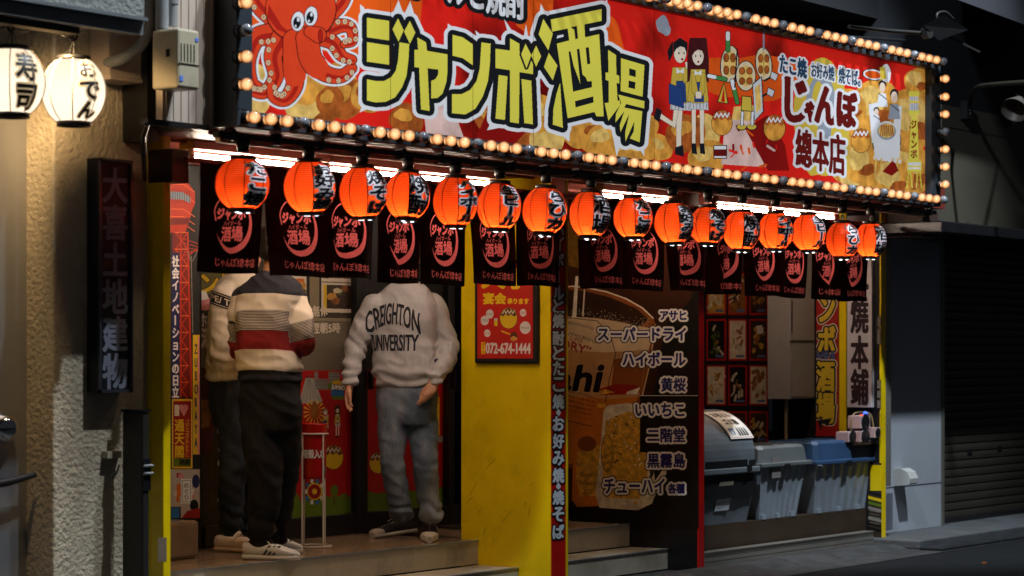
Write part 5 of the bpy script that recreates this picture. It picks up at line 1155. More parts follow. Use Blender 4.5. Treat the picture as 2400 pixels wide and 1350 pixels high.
WWR = ink('lantern_pale_wire', (190, 170, 140)); SEP = ink('lantern_sepia', (34, 22, 20)); PLE = ink('lantern_cream', (236, 206, 160), es=.35)
WY = -.3
for (x, y, w, h, t, lb_, rw) in ((28, 192, 152, 172, '寿司', 'white paper lantern at the left frame edge reading sushi', (40, 142)), (173, 214, 146, 168, 'おでん', 'white paper lantern nearer the sign, reading oden', (36, 142))):
    c = fp(x, y, WY); sc = (c - CAM).dot(Vector((CA, SA, 0))) / F
    lantern('white_lantern', c, w * sc / 2, h * sc * .88, (0, 0), [(t, Q(6, 4, 96, 196))], lb_, 'white paper lanterns under the eave', PAPW, WWR, SEP, PLE, yaw=-104, power=.85, lcol=(1, .9, .78), lz=-.05, led=False, hang=c + Vector((.0, 0, h * sc * .5 + .07)), cap=.5, arc=52, rows=rw)
p = [fp(-60, 80, WY), fp(25, 62, WY), fp(60, 72, WY), fp(98, 52, WY + .1), fp(150, 85, WY), fp(172, 88, WY), fp(160, 120, WY + .05), fp(110, 150, WY + .15)]
mb = MB().tube([Vector(v) for v in spline(p)], .006, SOCK, 6)
for a, b in ((25, 62), (172, 84)): q = fp(a, b, WY); mb.tube([q + Vector((.02 * math.cos(k), 0, .02 * math.sin(k))) for k in np.linspace(0, 6.3, 14)], .006, SOCK, 6); mb.tube([q, q + Vector((0, .1, .14))], .004, SOCK, 6)
tag(mb.build('lantern_cable'), 'black looping cable that the white lanterns hang from', 'cable')
# cool fluorescent tubes under the soffit
TUB = mat('tube_white', (1, 1, 1), .3, 0, emit=(1.0, .80, .62), es=86)
HSG = mat('tube_housing', S(150, 110, 100), .4, .08)
TL = 0.12
for i, (xa, xb, lb_) in enumerate(((450, 752, 'leftmost lit fluorescent tube under the soffit'), (768, 1142, 'lit fluorescent tube left of the yellow pier'), (1408, 1562, 'lit fluorescent tube over the beer poster'), (1676, 1796, 'lit fluorescent tube above the food photos'), (1806, 1950, 'rightmost lit fluorescent tube under the soffit'))):
    a, b = fx(xa, TL), fx(xb, TL); z = 2.372
    t = thing('fluorescent_light', ((a + b) / 2, TL, 2.445), lb_, 'tube light', 'fluorescent tubes under the soffit')
    MB().box(a - .04, b + .04, TL - .05, TL + .05, z + .03, 2.4445, HSG).build('housing', t, bevel=.004)
    MB().tube([(a, TL, z), (b, TL, z)], .0135, TUB, 12).build('tube', t)
    mb = MB()
    for q in (a - .012, b + .012): mb.tube([(q - .012, TL, z), (q + .012, TL, z)], .021, HSG, 10); mb.box(q - .01, q + .01, TL - .015, TL + .015, z, z + .032, HSG)
    mb.build('holder', t)

# ---------------------------------------------------------------- noren curtains
NY = -.1
tag(MB().tube([(fx(440, NY), NY + .012, 2.326), (fx(2062, NY), NY + .012, 2.326)], .014, mat('rod_red', S(120, 30, 20), .4, .1), 10).build('curtain_rod'), 'thin dark red rod the short black curtains hang from', 'rod')
CLK = mat('curtain_black', (.0065, .0035, .0045), .95, .25, 30, bump=.2, bscale=400, spec=.08); CPK = translucent(mat('curtain_print', S(232, 140, 142), .75, .08, 20), .42, (1, .62, .64))
cv = Canvas(0, 0, 100, 118, 2.0)
cv.rect(0, 0, 100, 118, CLK)
cv.disc(54, 67, 28.5, 29.5, CPK, rot=-.2); cv.disc(51, 63.4, 27, 27.2, CLK, rot=-.15)
cv.stroke(spline([(25, 63), (23, 52), (29, 42), (40, 36), (52, 35)]), .7, CPK)
cv.text('ジャンボ', [(27, 50), (73, 47.5), (72, 60.5), (27, 61.5)], CPK, .75); cv.text('ハイボール', [(37, 62.5), (66, 61), (66, 66.5), (37, 68.5)], CPK, .2)
cv.text('酒場', [(34, 69), (69, 67.5), (69, 83), (34, 84.5)], CPK, .6)
cv.text('じゃんぽ總本店', [(27, 101), (92, 102), (92, 111.5), (27, 110.5)], CPK, .45)
NB = [(470, 617, 640), (619, 764, 648), (746, 882, 651), (880, 982, 664), (986, 1094, 668), (1097, 1204, 668), (1214, 1319, 671), (1355, 1458, 677), (1458, 1560, 680), (1560, 1648, 682), (1664, 1742, 690), (1742, 1828, 694), (1828, 1896, 698), (1897, 1968, 702), (1970, 2034, 706)]
ORD = ['first', 'second', 'third', 'fourth', 'fifth', 'sixth', 'seventh', 'eighth', 'ninth', 'tenth', 'eleventh', 'twelfth', 'thirteenth', 'fourteenth', 'last']
BES = ['behind the dented leftmost lantern', 'behind the okonomiyaki lantern, above the striped sweater', 'half tucked behind its left neighbour', 'above the grey sweatshirt, left of the neck', 'above the grey sweatshirt, right of the neck', 'at the left of the yellow pier, above the framed poster', 'hanging before the red pier strip', 'at the left of the beer poster', 'over the middle of the beer poster', 'creased panel at the right of the beer poster', 'lit orange just right of the red divider edge', 'over the food photos', 'over the grey cabinet', 'over the red banner', 'at the right end before the white board']
for i, (xa, xb, yb) in enumerate(NB):
    a, b = fx(xa, NY), fx(xb, NY); zb_ = fz((xa + xb) / 2, yb, NY); zt = 2.335; w = b - a; rnd = random.Random(i * 7 + 2)
    ph, f2, am = rnd.uniform(0, 6), rnd.uniform(1.2, 2.2), rnd.uniform(.006, .015) * (2.4 if i in (2, 7, 9, 10, 13) else 1); dy = -.02 if i % 2 else .015; sk = rnd.uniform(-.007, .007)
    def mp(x, y, a=a, w=w, zb_=zb_, zt=zt, ph=ph, f2=f2, am=am, dy=dy, sk=sk):
        u, v = x / 100, y / 118; fold = (u * (1 - .012 * v) + .012 * v * .5)
        return Vector((a + w * fold + sk * v + .006 * math.sin(5 * v + ph), NY + dy * v + am * (.25 + .75 * v) * math.sin(f2 * 6.28 * u + ph + v), zt + (zb_ - zt) * v - .004 * math.sin(u * 5 + ph) * v))
    mb = cv.emit(MB(), mp, 7, 8)
    mb.build('noren_curtain', None, label='black noren panel ' + BES[i], cat='curtain', group='black noren curtains under the rail')
for xa, lb_ in ((408, 'dark wooden block at the top of the left entrance'),):
    a = fx(400, -.05); b = fx(440, -.05); tag(MB().box(a, b, -.06, .1, fz(420, 428, -.05), fz(420, 350, -.05), mat('dark_wood', S(44, 18, 14), .5, .2)).build('wood_block', bevel=.004), lb_, 'block')

# assumed warm spot under the eave, added to brighten the stucco wall
lamp('assumed_eave_lamp', 'SPOT', (fx(110, -.33), -.33, ez - .07), 105, (1, .66, .31), .05, (fx(150, .1), .05, 1.2), 150, 1)
# ---------------------------------------------------------------- people
VD, VR = Vector((CA, SA, 0)), Vector((SA, -CA, 0))
def chain(mb, pts, rs, m=None, n=14):
    pts = [Vector(p) for p in pts]; rs = rs if isinstance(rs, (list, tuple)) else [rs] * len(pts)
    for i in range(len(pts) - 1): mb.tube([pts[i], pts[i + 1]], [rs[i], rs[i + 1]], SOCK, n)
    for p, r in zip(pts, rs):
        mb.lathe(p, [(.0005, -r)] + [(r * math.sin(w), -r * math.cos(w)) for w in [math.pi * i / 8 for i in range(1, 8)]] + [(.0005, r)], SOCK, n)
def dense(pts, rs, k=5):
    P = [Vector(p) for p in spline([tuple(p) for p in pts], k)]; q = spline([(r, 0) for r in rs], k); return P, [float(a[0]) for a in q]
def rings(mb, rl, w, f, n=26, p=2.4):
    vs = []
    for (c, a, b) in rl:
        for j in range(n):
            t = 2 * math.pi * j / n; x, y = math.cos(t), math.sin(t)
            e = (abs(x) ** p + abs(y) ** p) ** (-1 / p); vs.append(Vector(c) + w * (a * x * e) + f * (b * y * e))
    k = len(rl); mb.add(vs, [(i * n + j, i * n + (j + 1) % n, (i + 1) * n + (j + 1) % n, (i + 1) * n + j) for i in range(k - 1) for j in range(n)], SOCK)
    mb.add(vs[:n], [tuple(range(n - 1, -1, -1))], SOCK); mb.add(vs[-n:], [tuple(range(n))], SOCK)
def fuse(mb, name, parent, mats, voxel=.011, smooth=5, disp=None, facemat=None, attr=None, root=None):
    me = bpy.data.meshes.new('t'); me.from_pydata(mb.v, [], mb.f)
    bm = bmesh.new(); bm.from_mesh(me); bmesh.ops.recalc_face_normals(bm, faces=bm.faces); bm.to_mesh(me); bm.free()
    o = bpy.data.objects.new('t', me); COL.objects.link(o)
    r = o.modifiers.new('r', 'REMESH'); r.mode = 'VOXEL'; r.voxel_size = voxel
    s = o.modifiers.new('s', 'SMOOTH'); s.factor = .5; s.iterations = smooth
    dg = bpy.context.evaluated_depsgraph_get(); dg.update()
    m2 = bpy.data.meshes.new_from_object(o.evaluated_get(dg)); bpy.data.objects.remove(o); bpy.data.meshes.remove(me)
    if disp:
        nr = [v.normal.copy() for v in m2.vertices]
        for v, nn in zip(m2.vertices, nr): v.co = v.co + nn * disp(v.co, nn)
    if attr:
        at = m2.attributes.new('stripe', 'FLOAT', 'POINT'); at.data.foreach_set('value', [attr(v.co) for v in m2.vertices])
    for m in mats: m2.materials.append(m)
    if facemat:
        for p in m2.polygons: p.material_index = facemat(p.center)
    m2.polygons.foreach_set('use_smooth', [True] * len(m2.polygons))
    off = rootloc(parent) if parent else (root or Vector((0, 0, 0)))
    world = [v.co.copy() for v in m2.vertices]; bvh = BVHTree.FromPolygons(world, [tuple(p.vertices) for p in m2.polygons])
    m2.transform(Matrix.Translation(-off)); m2.name = name
    o = bpy.data.objects.new(name, m2); COL.objects.link(o)
    if parent: o.parent = parent
    else: o.location = off
    return o, bvh
def hand(mb, wr, d, side, nrm, curl=.5, thumb=1, spread=.0):
    wr, d, side, nrm = Vector(wr), Vector(d).normalized(), Vector(side).normalized(), Vector(nrm).normalized()
    for i, (L_, k) in enumerate(((.070, -1.5), (.079, -.5), (.074, .5), (.058, 1.5))):
        kn = wr + d * (.088 - .006 * abs(k + .3)) + side * k * .0205
        chain(mb, [wr + side * k * .012, wr + d * .045 + side * k * .0175, kn], [.017, .0155, .0125], n=10)
        p = kn; dd = (d + side * k * (.06 + spread)).normalized(); pts = [p]; a = curl * (.75 + .12 * i)
        for sgm in (.42, .33, .25):
            ax = dd.cross(nrm); dd = (dd * math.cos(a) + nrm * math.sin(a)).normalized(); nrm2 = nrm
            p = p + dd * L_ * sgm; pts.append(p)
        chain(mb, pts, [.0105, .0092, .0084, .0072], n=10)
    b = wr + d * .028 - side * .022 * thumb
    chain(mb, [b, b + (d * .55 - side * .5 * thumb + nrm * .55).normalized() * .036, b + (d * .55 - side * .5 * thumb + nrm * .55).normalized() * .036 + (d * .9 + nrm * .35).normalized() * .034, b + (d * .55 - side * .5 * thumb + nrm * .55).normalized() * .036 + (d * .9 + nrm * .35).normalized() * .034 + (d * .95 + side * .2 * thumb).normalized() * .026], [.017, .0125, .0105, .0085], n=10)
def head(mb, c, f, w):
    c = Vector(c); u = Vector((0, 0, 1))
    for (dx, dy, dz, r) in ((0, -.012, .035, .082), (0, .012, .03, .078), (0, .03, -.03, .058), (0, .045, -.07, .04), (.03, .02, -.03, .05), (-.03, .02, -.03, .05)):
        chain(mb, [c + w * dx + f * dy + u * dz, c + w * dx + f * (dy + .004) + u * dz], [r, r])
    chain(mb, [c + f * .088 + u * .012, c + f * .104 - u * .022], [.009, .015]); chain(mb, [c + f * .082 - u * .052 - w * .018, c + f * .082 - u * .052 + w * .018], [.011, .011])
    chain(mb, [c + f * .08 + u * .028 - w * .035, c + f * .083 + u * .03 + w * .035], [.014, .014])
    for s in (-1, 1): chain(mb, [c + w * s * .079 + u * .012, c + w * s * .083 + f * -.008 - u * .03], [.013, .011])
def eyes_hair(par, c, f, w, hairm, back=True):
    c = Vector(c); u = Vector((0, 0, 1))
    for s in (-1, 1):
        MB().lathe(c + f * .076 + w * s * .031 + u * .006, [(.0005, -.012), (.008, -.009), (.012, 0), (.008, .009), (.0005, .012)], WHT, 12, tf=Matrix(((w.x, f.x, 0), (w.y, f.y, 0), (0, 0, .8)))).build('eye', par)
    mb = MB()
    rnd = random.Random(3)
    for (dx, dy, dz, r) in ((0, -.02, .05, .088), (0, .02, .06, .078), (.03, -.02, .03, .07), (-.03, -.02, .03, .07), (0, -.05, -.01, .06), (.04, -.03, -.0, .052), (-.04, -.03, 0, .052), (.03, .05, .075, .04), (-.03, .05, .075, .04)):
        chain(mb, [c + w * dx + f * dy + u * dz, c + w * dx + f * (dy - .003) + u * dz], [r, r])
    fuse(mb, 'hair', par, [hairm], .008, 3, lambda p, n: .006 * noise.noise(p * 45) + .003 * noise.noise(p * 120))
def shoe(par, heel, toe, kind, flip=1, W=.048, hh=.085):
    heel, toe = Vector(heel), Vector(toe); ln = (toe - heel).length; f = (toe - heel).normalized(); w = Vector((f.y, -f.x, 0)); u = Vector((0, 0, 1))
    if kind == 'canvas': up, sole, lace = ink('canvas_black', (22, 22, 24), rough=.8), ink('rubber_white', (206, 198, 180)), ink('lace_white', (210, 206, 198))
    elif kind == 'cream': up, sole, lace = ink('leather_cream', (226, 206, 184), rough=.4), ink('rubber_cream', (206, 180, 152)), ink('lace_cream', (222, 204, 184))
    else: up, sole, lace = ink('leather_white', (228, 226, 226), rough=.35), ink('rubber_pale', (214, 208, 204)), ink('lace_pale', (232, 230, 228))
    prof = [(0, .62), (.04, .8), (.14, .9), (.3, .88), (.45, .9), (.6, 1.0), (.74, 1.04), (.86, .94), (.95, .68), (1, .3)]
    def ring(k, z0, z1, g=1.0):
        t, ww = prof[k]; a = W * ww * g; c = heel + f * ln * t; o = []
        for j in range(16):
            th = 2 * math.pi * j / 16; x, z = math.cos(th), math.sin(th); e = (abs(x) ** 3 + abs(z) ** 3) ** (-1 / 3)
            o.append(c + w * a * x * e + u * ((z0 + z1) / 2 + (z1 - z0) / 2 * z * e))
        return o
    sh = 'shoe'
    top = [.088, .098, .09, .085, .085, .088, .07, .058, .048, .036] if kind != 'canvas' else [.07, .08, .074, .072, .078, .076, .062, .052, .045, .034]
    mb = MB(); n = 16; rg = [ring(k, .02, top[k], .96) for k in range(10)]
    vs = [v for r in rg for v in r]; mb.add(vs, [(i * n + j, (i + 1) * n + j, (i + 1) * n + (j + 1) % n, i * n + (j + 1) % n) for i in range(9) for j in range(n)], up, True)
    mb.add(rg[0], [tuple(range(n))], up); mb.add(rg[-1], [tuple(range(n - 1, -1, -1))], sole if kind == 'canvas' else up)
    s_ = mb.build('shoe', par); sub = s_.modifiers.new('s', 'SUBSURF'); sub.levels = 1; sub.render_levels = 2
    rg = [ring(k, 0.0, .03 if kind != 'canvas' else .032, 1.08) for k in range(10)]
    mb = MB(); vs = [v for r in rg for v in r]; mb.add(vs, [(i * n + j, (i + 1) * n + j, (i + 1) * n + (j + 1) % n, i * n + (j + 1) % n) for i in range(9) for j in range(n)], sole, True)
    mb.add(rg[0], [tuple(range(n))], sole); mb.add(rg[-1], [tuple(range(n - 1, -1, -1))], sole); mb.build('sole', s_)
    mb = MB()
    for k in range(5):
        t = .46 + .075 * k; z = .09 - .009 * k if kind != 'canvas' else .081 - .006 * k; c = heel + f * ln * t
        a = .026; mb.tube([c - w * a + u * (z - .012), c + u * (z + .004), c + w * a + u * (z - .012)], .0035, lace, 6)
    for s in (-1, 1): mb.tube([Vector(p) for p in spline([heel + f * ln * .46 + u * .09, heel + f * ln * .44 + w * s * .02 + u * .1, heel + f * ln * .5 + w * s * .035 + u * .085])], .003, lace, 5)
    mb.build('laces', s_)
    if kind == 'stripes':
        dk = ink('stripe_dark', (34, 36, 52))
        for s in (-1, 1):
            mb = MB()
            for k in range(3):
                t = .38 + .085 * k; c0 = heel + f * ln * t + w * s * (W * .89); c1 = heel + f * ln * (t + .1) + w * s * (W * .72); q = f * ln * .042
                P0, P1 = c0 + u * .03, c1 + u * .078
                mb.add([P0 + w * s * .004, P0 + q + w * s * .004, P1 + q + w * s * .004, P1 + w * s * .004, P0 - w * s * .01, P0 + q - w * s * .01, P1 + q - w * s * .01, P1 - w * s * .01], [(0, 1, 2, 3), (7, 6, 5, 4), (0, 4, 5, 1), (1, 5, 6, 2), (2, 6, 7, 3), (3, 7, 4, 0)], dk)
            mb.build('side_stripes', s_)
    if kind == 'canvas':
        rg = [ring(k, .01, top[k] + .004, 1.03) for k in (7, 8, 9)]; mb = MB(); vs = [v for r in rg for v in r]; mb.add(vs, [(i * n + j, (i + 1) * n + j, (i + 1) * n + (j + 1) % n, i * n + (j + 1) % n) for i in range(2) for j in range(n)], sole, True); mb.add(rg[-1], [tuple(range(n - 1, -1, -1))], sole); mb.build('toe_cap', s_)
    if kind == 'cream':
        c = heel + f * ln * .4; MB().tube([c - w * .05 + u * .07, c - w * .03 + u * .1 + f * .01, c + u * .108 + f * .02, c + w * .03 + u * .1 + f * .02, c + w * .052 + u * .065], .011, up, 8).build('strap', s_)
    return s_
SKIN = mat('skin', S(206, 150, 116), .5, .1, 14); HAIR = mat('hair_dark', (.012, .010, .009), .45, .3, 60)
HEATH = mat('sweat_heather', S(186, 184, 184), .92, .1, 60, bump=.2, bscale=260, stretch=(1, 1, .35)); CRWH = mat('sweat_cream', S(226, 212, 190), .9, .06, 30, bump=.2, bscale=300)
# denim with faded areas and a worn grain
def denim(nm, dark, light, sc):
    m = mat(nm, dark, .85, .3, 90, bump=.3, bscale=320, stretch=(1, 1, .5)); nt = m.node_tree; N = nt.nodes; p = N['Principled BSDF']; src = p.inputs['Base Color'].links[0].from_socket
    t = N.new('ShaderNodeTexCoord'); mp = N.new('ShaderNodeMapping'); mp.inputs['Scale'].default_value = (1, 1, .45); nz = N.new('ShaderNodeTexNoise'); nz.inputs['Scale'].default_value = sc; nz.inputs['Detail'].default_value = 5
    nt.links.new(t.outputs['Object'], mp.inputs[0]); nt.links.new(mp.outputs[0], nz.inputs[0]); r = N.new('ShaderNodeValToRGB'); r.color_ramp.elements[0].position = .42; r.color_ramp.elements[1].position = .66; nt.links.new(nz.outputs[0], r.inputs[0])
    x = N.new('ShaderNodeMix'); x.data_type = 'RGBA'; x.inputs[7].default_value = (*light, 1); nt.links.new(r.outputs[0], x.inputs[0]); nt.links.new(src, x.inputs[6]); nt.links.new(x.outputs[2], p.inputs['Base Color']); return m
DEN = denim('denim_blue', S(88, 103, 120), S(150, 158, 164), 4); DEND = denim('denim_dark', S(30, 38, 50), S(62, 72, 86), 6); TRO = mat('trouser_black', S(22, 22, 24), .9, .25, 40, bump=.3, bscale=200)
# striped knit: colour by the distance stored along torso and sleeves
STR = bpy.data.materials.new('striped_knit'); STR.use_nodes = True; nt = STR.node_tree; N = nt.nodes; p = N['Principled BSDF']; p.inputs['Roughness'].default_value = .9
at = N.new('ShaderNodeAttribute'); at.attribute_name = 'stripe'; rp = N.new('ShaderNodeValToRGB'); rp.color_ramp.interpolation = 'CONSTANT'; nt.links.new(at.outputs['Fac'], rp.inputs[0])
NVY = S(30, 32, 40); CW = S(228, 212, 190); RW = S(128, 18, 16)
el = rp.color_ramp.elements; el[0].position = 0; el[0].color = (*NVY, 1); el[1].position = .13; el[1].color = (*CW, 1)
for ps, c in ((.31, (.5, .5, .5)), (.50, RW), (.69, CW), (.86, NVY)): e = el.new(ps); e.color = (*c, 1)
mm = N.new('ShaderNodeMath'); mm.operation = 'MULTIPLY'; mm.inputs[1].default_value = 2 * math.pi * 70; sn = N.new('ShaderNodeMath'); sn.operation = 'SINE'; nt.links.new(at.outputs['Fac'], mm.inputs[0]); nt.links.new(mm.outputs[0], sn.inputs[0])
r2 = N.new('ShaderNodeValToRGB'); r2.color_ramp.elements[0].position = .35; r2.color_ramp.elements[1].position = .65; r2.color_ramp.elements[0].color = (*S(60, 56, 58), 1); r2.color_ramp.elements[1].color = (*CW, 1); nt.links.new(sn.outputs[0], r2.inputs[0])
a1 = N.new('ShaderNodeMath'); a1.operation = 'GREATER_THAN'; a1.inputs[1].default_value = .31; a2 = N.new('ShaderNodeMath'); a2.operation = 'LESS_THAN'; a2.inputs[1].default_value = .50; a3 = N.new('ShaderNodeMath'); a3.operation = 'MULTIPLY'
nt.links.new(at.outputs['Fac'], a1.inputs[0]); nt.links.new(at.outputs['Fac'], a2.inputs[0]); nt.links.new(a1.outputs[0], a3.inputs[0]); nt.links.new(a2.outputs[0], a3.inputs[1])
mx = N.new('ShaderNodeMix'); mx.data_type = 'RGBA'; nt.links.new(a3.outputs[0], mx.inputs[0]); nt.links.new(rp.outputs[0], mx.inputs[6]); nt.links.new(r2.outputs[0], mx.inputs[7]); nt.links.new(mx.outputs[2], p.inputs['Base Color'])
nz = N.new('ShaderNodeTexNoise'); nz.inputs['Scale'].default_value = 280; b = N.new('ShaderNodeBump'); b.inputs['Strength'].default_value = .25; b.inputs['Distance'].default_value = .004; nt.links.new(nz.outputs[0], b.inputs['Height']); nt.links.new(b.outputs[0], p.inputs['Normal'])
def seg_t(p, pts):
    best = (9, 0, 0); acc = 0
    for a, b in zip(pts[:-1], pts[1:]):
        d = b - a; L_ = d.length; t = max(0, min(1, (p - a).dot(d) / (L_ * L_))); q = (p - a - d * t).length
        if q < best[0]: best = (q, acc + t * L_, 0)
        acc += L_
    return best[0], best[1]
def folds(amp, arms, z_hem, soft=1.0):
    def fn(p, n):
        v = amp * noise.noise(Vector((p.x * 5, p.y * 5, p.z * 9))) + amp * 1.5 * (.3 - abs(noise.noise(Vector((p.x * 9 + p.z * 7, p.y * 9 - p.z * 5, p.z * 11)))))
        for pts in arms:
            q, t = seg_t(p, pts)
            if q < .1: v += amp * .75 * math.sin(t * 75 + 3 * noise.noise(p * 9) + 2.5 * math.atan2(p.x - pts[1].x, p.y - pts[1].y)) * max(0, 1 - abs(t - .34) / .2)
        d = p.z - z_hem
        if d < .13: v += amp * .8 * math.sin(d * 95 + 3 * noise.noise(p * 7)) * max(0, 1 - d / .13)
        return v
    return fn
def legfolds(amp, legs, zk, zf):
    def fn(p, n):
        v = amp * .8 * noise.noise(Vector((p.x * 6, p.y * 6, p.z * 7))) + amp * 1.6 * (.3 - abs(noise.noise(Vector((p.x * 10 + p.z * 6, p.y * 10 - p.z * 4, p.z * 8)))))
        k = max(0, 1 - abs(p.z - zk) / .16) * .3 + max(0, 1 - (p.z - zf) / .2) * 1.25
        return v + amp * k * math.sin(p.z * 70 + 5 * noise.noise(p * 8) + 9 * p.x)
    return fn
def person(J, Z0, f, w, label, sw, col_r, arms, legs, hips, headc, hands, mats, foot_z, sfold, lfold, attr=None):
    cx = J(*headc); root = Vector((cx.x, cx.y, foot_z))
    # body, one continuous skin
    mb = MB(); u = Vector((0, 0, 1))
    rings(mb, [(c, a - .035, b - .035) for c, a, b in sw if a > .1], w, f)
    rings(mb, [(c, max(.05, a - .04), max(.05, b - .04)) for c, a, b in hips], w, f)
    neck = sw[0][0]; chain(mb, [neck - u * .06, neck + u * .03, cx - u * .05 - f * .01], [.06, .056, .055]); head(mb, cx, f, w)
    for P, rr in arms: a, b = dense(P, [max(.028, r - .03) for r in rr]); chain(mb, a, b)
    for P, rr in legs: chain(mb, P, [max(.04, r - .03) for r in rr])
    for h in hands: hand(mb, *h)
    body, _ = fuse(mb, 'person', None, [SKIN], .0052, 3, root=root); tag(body, label, 'person', 'men at the tavern entrance')
    eyes_hair(body, cx, f, w, HAIR)
    mb = MB(); rings(mb, sw, w, f); P0 = [[Vector(q) for q in P] for P, _ in arms]
    for P, rr in arms:
        a, b = dense(P, rr); chain(mb, a, b)
        d = (Vector(P[-1]) - Vector(P[-2])).normalized(); mb.tube([Vector(P[-1]) - d * .05, Vector(P[-1]) + d * .012], [rr[-1] * .86, rr[-1] * .84], SOCK, 16)
    chain(mb, [neck + u * .0 + w * (.062 * math.cos(t)) + f * (.058 * math.sin(t)) for t in np.linspace(0, 6.283, 17)], .016)
    top, bvh = fuse(mb, 'sweatshirt', body, [mats[0]], .0078, 3, folds(sfold, P0, sw[-1][0].z), attr=attr)
    mb = MB(); rings(mb, hips, w, f)
    for P, rr in legs: a, b = dense(P, rr, 4); chain(mb, a, b)
    fuse(mb, 'trousers', body, [mats[1]], .009, 4, legfolds(lfold, legs, J(*headc).z * 0 + foot_z + .47, foot_z + .1))
    return body, top, bvh, root
FZ = .288
# --- grey sweatshirt man, facing the street
Z0 = 14.45; J = lambda x, y, dz=0, Z0=Z0: cp(x, y, Z0 + dz)
an = R(24); f = (-VD * math.cos(an) - VR * math.sin(an)); w = (VR * math.cos(an) - VD * math.sin(an))
sw = [(J(951, 664), .083, .08), (J(950, 676), .135, .1), (J(949, 688), .17, .112), (J(947, 712), .2, .128), (J(946, 750), .205, .14), (J(948, 800), .196, .142), (J(951, 845), .2, .148), (J(953, 873), .208, .156), (J(954, 888), .195, .143), (J(954, 903), .186, .132)]
aR = ([J(880, 714, -.02), J(856, 760, -.02), J(835, 808, -.02), J(826, 850, -.07), J(819, 893, -.12)], [.074, .074, .066, .058, .047])
aL = ([J(1013, 716, .02), J(1032, 765, .05), J(1047, 815, .05), J(1039, 853, -.07), J(1023, 884, -.17)], [.076, .076, .068, .06, .049])
lg = [([J(926, 935), J(921, 1010, -.03), J(921, 1080, -.06), J(930, 1150, -.02), J(941, 1203, .03)], [.106, .09, .073, .07, .07]), ([J(985, 935), J(992, 1010), J(996, 1080, -.04), J(1003, 1150, .02), J(1010, 1205, .05)], [.106, .092, .078, .073, .072])]
hips = [(J(953, 895), .178, .12), (J(953, 925), .19, .13), (J(953, 965), .186, .128), (J(952, 995), .16, .11)]
hn = [(J(820, 903, -.13), J(812, 955, -.15) - J(820, 903, -.13), VD * .9 + VR * .2, VR * .8 - VD * .5, .32, 1), (J(1018, 893, -.17), J(1000, 935, -.2) - J(1018, 893, -.17), VR * .85 + Vector((0, 0, .3)), VD * .8 - VR * .4, .42, 1)]
b1, s1, bv, _ = person(J, Z0, f, w, 'man in a grey sweatshirt and faded jeans facing the street, arms hanging', sw, None, [aR, aL], lg, hips, (949, 604), hn, (HEATH, DEN), FZ, .012, .0095)
b1['label'] = 'man in a grey lettered sweatshirt and faded blue jeans, facing the street'
shoe(b1, gp(968, 1248, FZ), gp(872, 1262, FZ), 'canvas', W=.05); shoe(b1, gp(1008, 1240, FZ + .0), gp(1006, 1273, FZ), 'canvas', W=.05)
cv = Canvas(0, 0, 100, 84, 3.2); IK = ink('print_ink', (28, 30, 40), rough=.8)
arc_ = lambda u, v: (u, v + .5 * (2 * u - 1) ** 2 - .1)
def serif(txt, quad, warp=None):
    n = len(txt); q = np.array(quad, float); 
    cv.text(txt, quad, IK, .75, warp=warp)
serif('CREIGHTON', [(2, 8), (98, 8), (98, 42), (2, 42)], arc_); serif('UNIVERSITY', Q(6, 56, 96, 82))
cen = J(944, 765)
def chest(x, y):
    o = cen + w * ((x - 50) / 100 * .335) + Vector((0, 0, 1)) * ((42 - y) / 100 * .365) + f * .5
    h = bv.ray_cast(o, -f, 1.0); return (h[0] + f * .0025) if h[0] is not None else o - f * .36
cv.emit(MB(), chest, 4, 6).build('print', s1)
h = bv.ray_cast(J(1017, 846, -.6), VD, 1.0)
if h[0] is not None: MB().lathe(h[0] - VD * .002, [(.0005, .002), (.012, .002), (.014, 0)], ink('cuff_badge', (40, 30, 70)), 14, tf=(-VD).to_track_quat('Z', 'Y').to_matrix()).build('cuff_badge', s1)
# --- striped sweater man, seen from behind
Z0 = 13.1; J = lambda x, y, dz=0, Z0=Z0: cp(x, y, Z0 + dz)
an = R(22); f = (VD * math.cos(an) + VR * math.sin(an)); w = (VR * math.cos(an) - VD * math.sin(an))
sw = [(J(641, 643), .082, .08), (J(640, 655), .128, .1), (J(637, 668), .168, .115), (J(634, 688), .188, .128), (J(625, 740), .178, .14), (J(623, 800), .166, .145), (J(630, 845), .175, .148), (J(632, 866), .178, .15), (J(633, 880), .168, .14), (J(633, 893), .166, .136)]
aR = ([J(690, 702, .0), J(700, 750, -.03), J(711, 797, -.02), J(702, 806, .12), J(686, 784, .27)], [.076, .077, .07, .062, .05])
aL = ([J(572, 702, .05), J(562, 755, .05), J(562, 815, .08), J(580, 800, .2), J(610, 780, .32)], [.072, .068, .062, .056, .05])
lg = [([J(604, 935), J(610, 1020, -.02), J(622, 1100, -.04), J(618, 1190, -.01), J(609, 1268, .02)], [.108, .104, .098, .088, .07]), ([J(662, 935), J(662, 1020, .04), J(664, 1090, .1), J(652, 1180, .22), J(640, 1258, .3)], [.106, .1, .092, .082, .068])]
hips = [(J(633, 885), .162, .13), (J(633, 925), .172, .14), (J(633, 970), .17, .135), (J(633, 1010), .15, .12)]
KN = [(640, .0), (688, .13), (727, .31), (775, .50), (818, .69), (866, .86), (900, .99)]
ARM = [[Vector(q) for q in aR[0]], [Vector(q) for q in aL[0]]]
CU = J(633, 700)
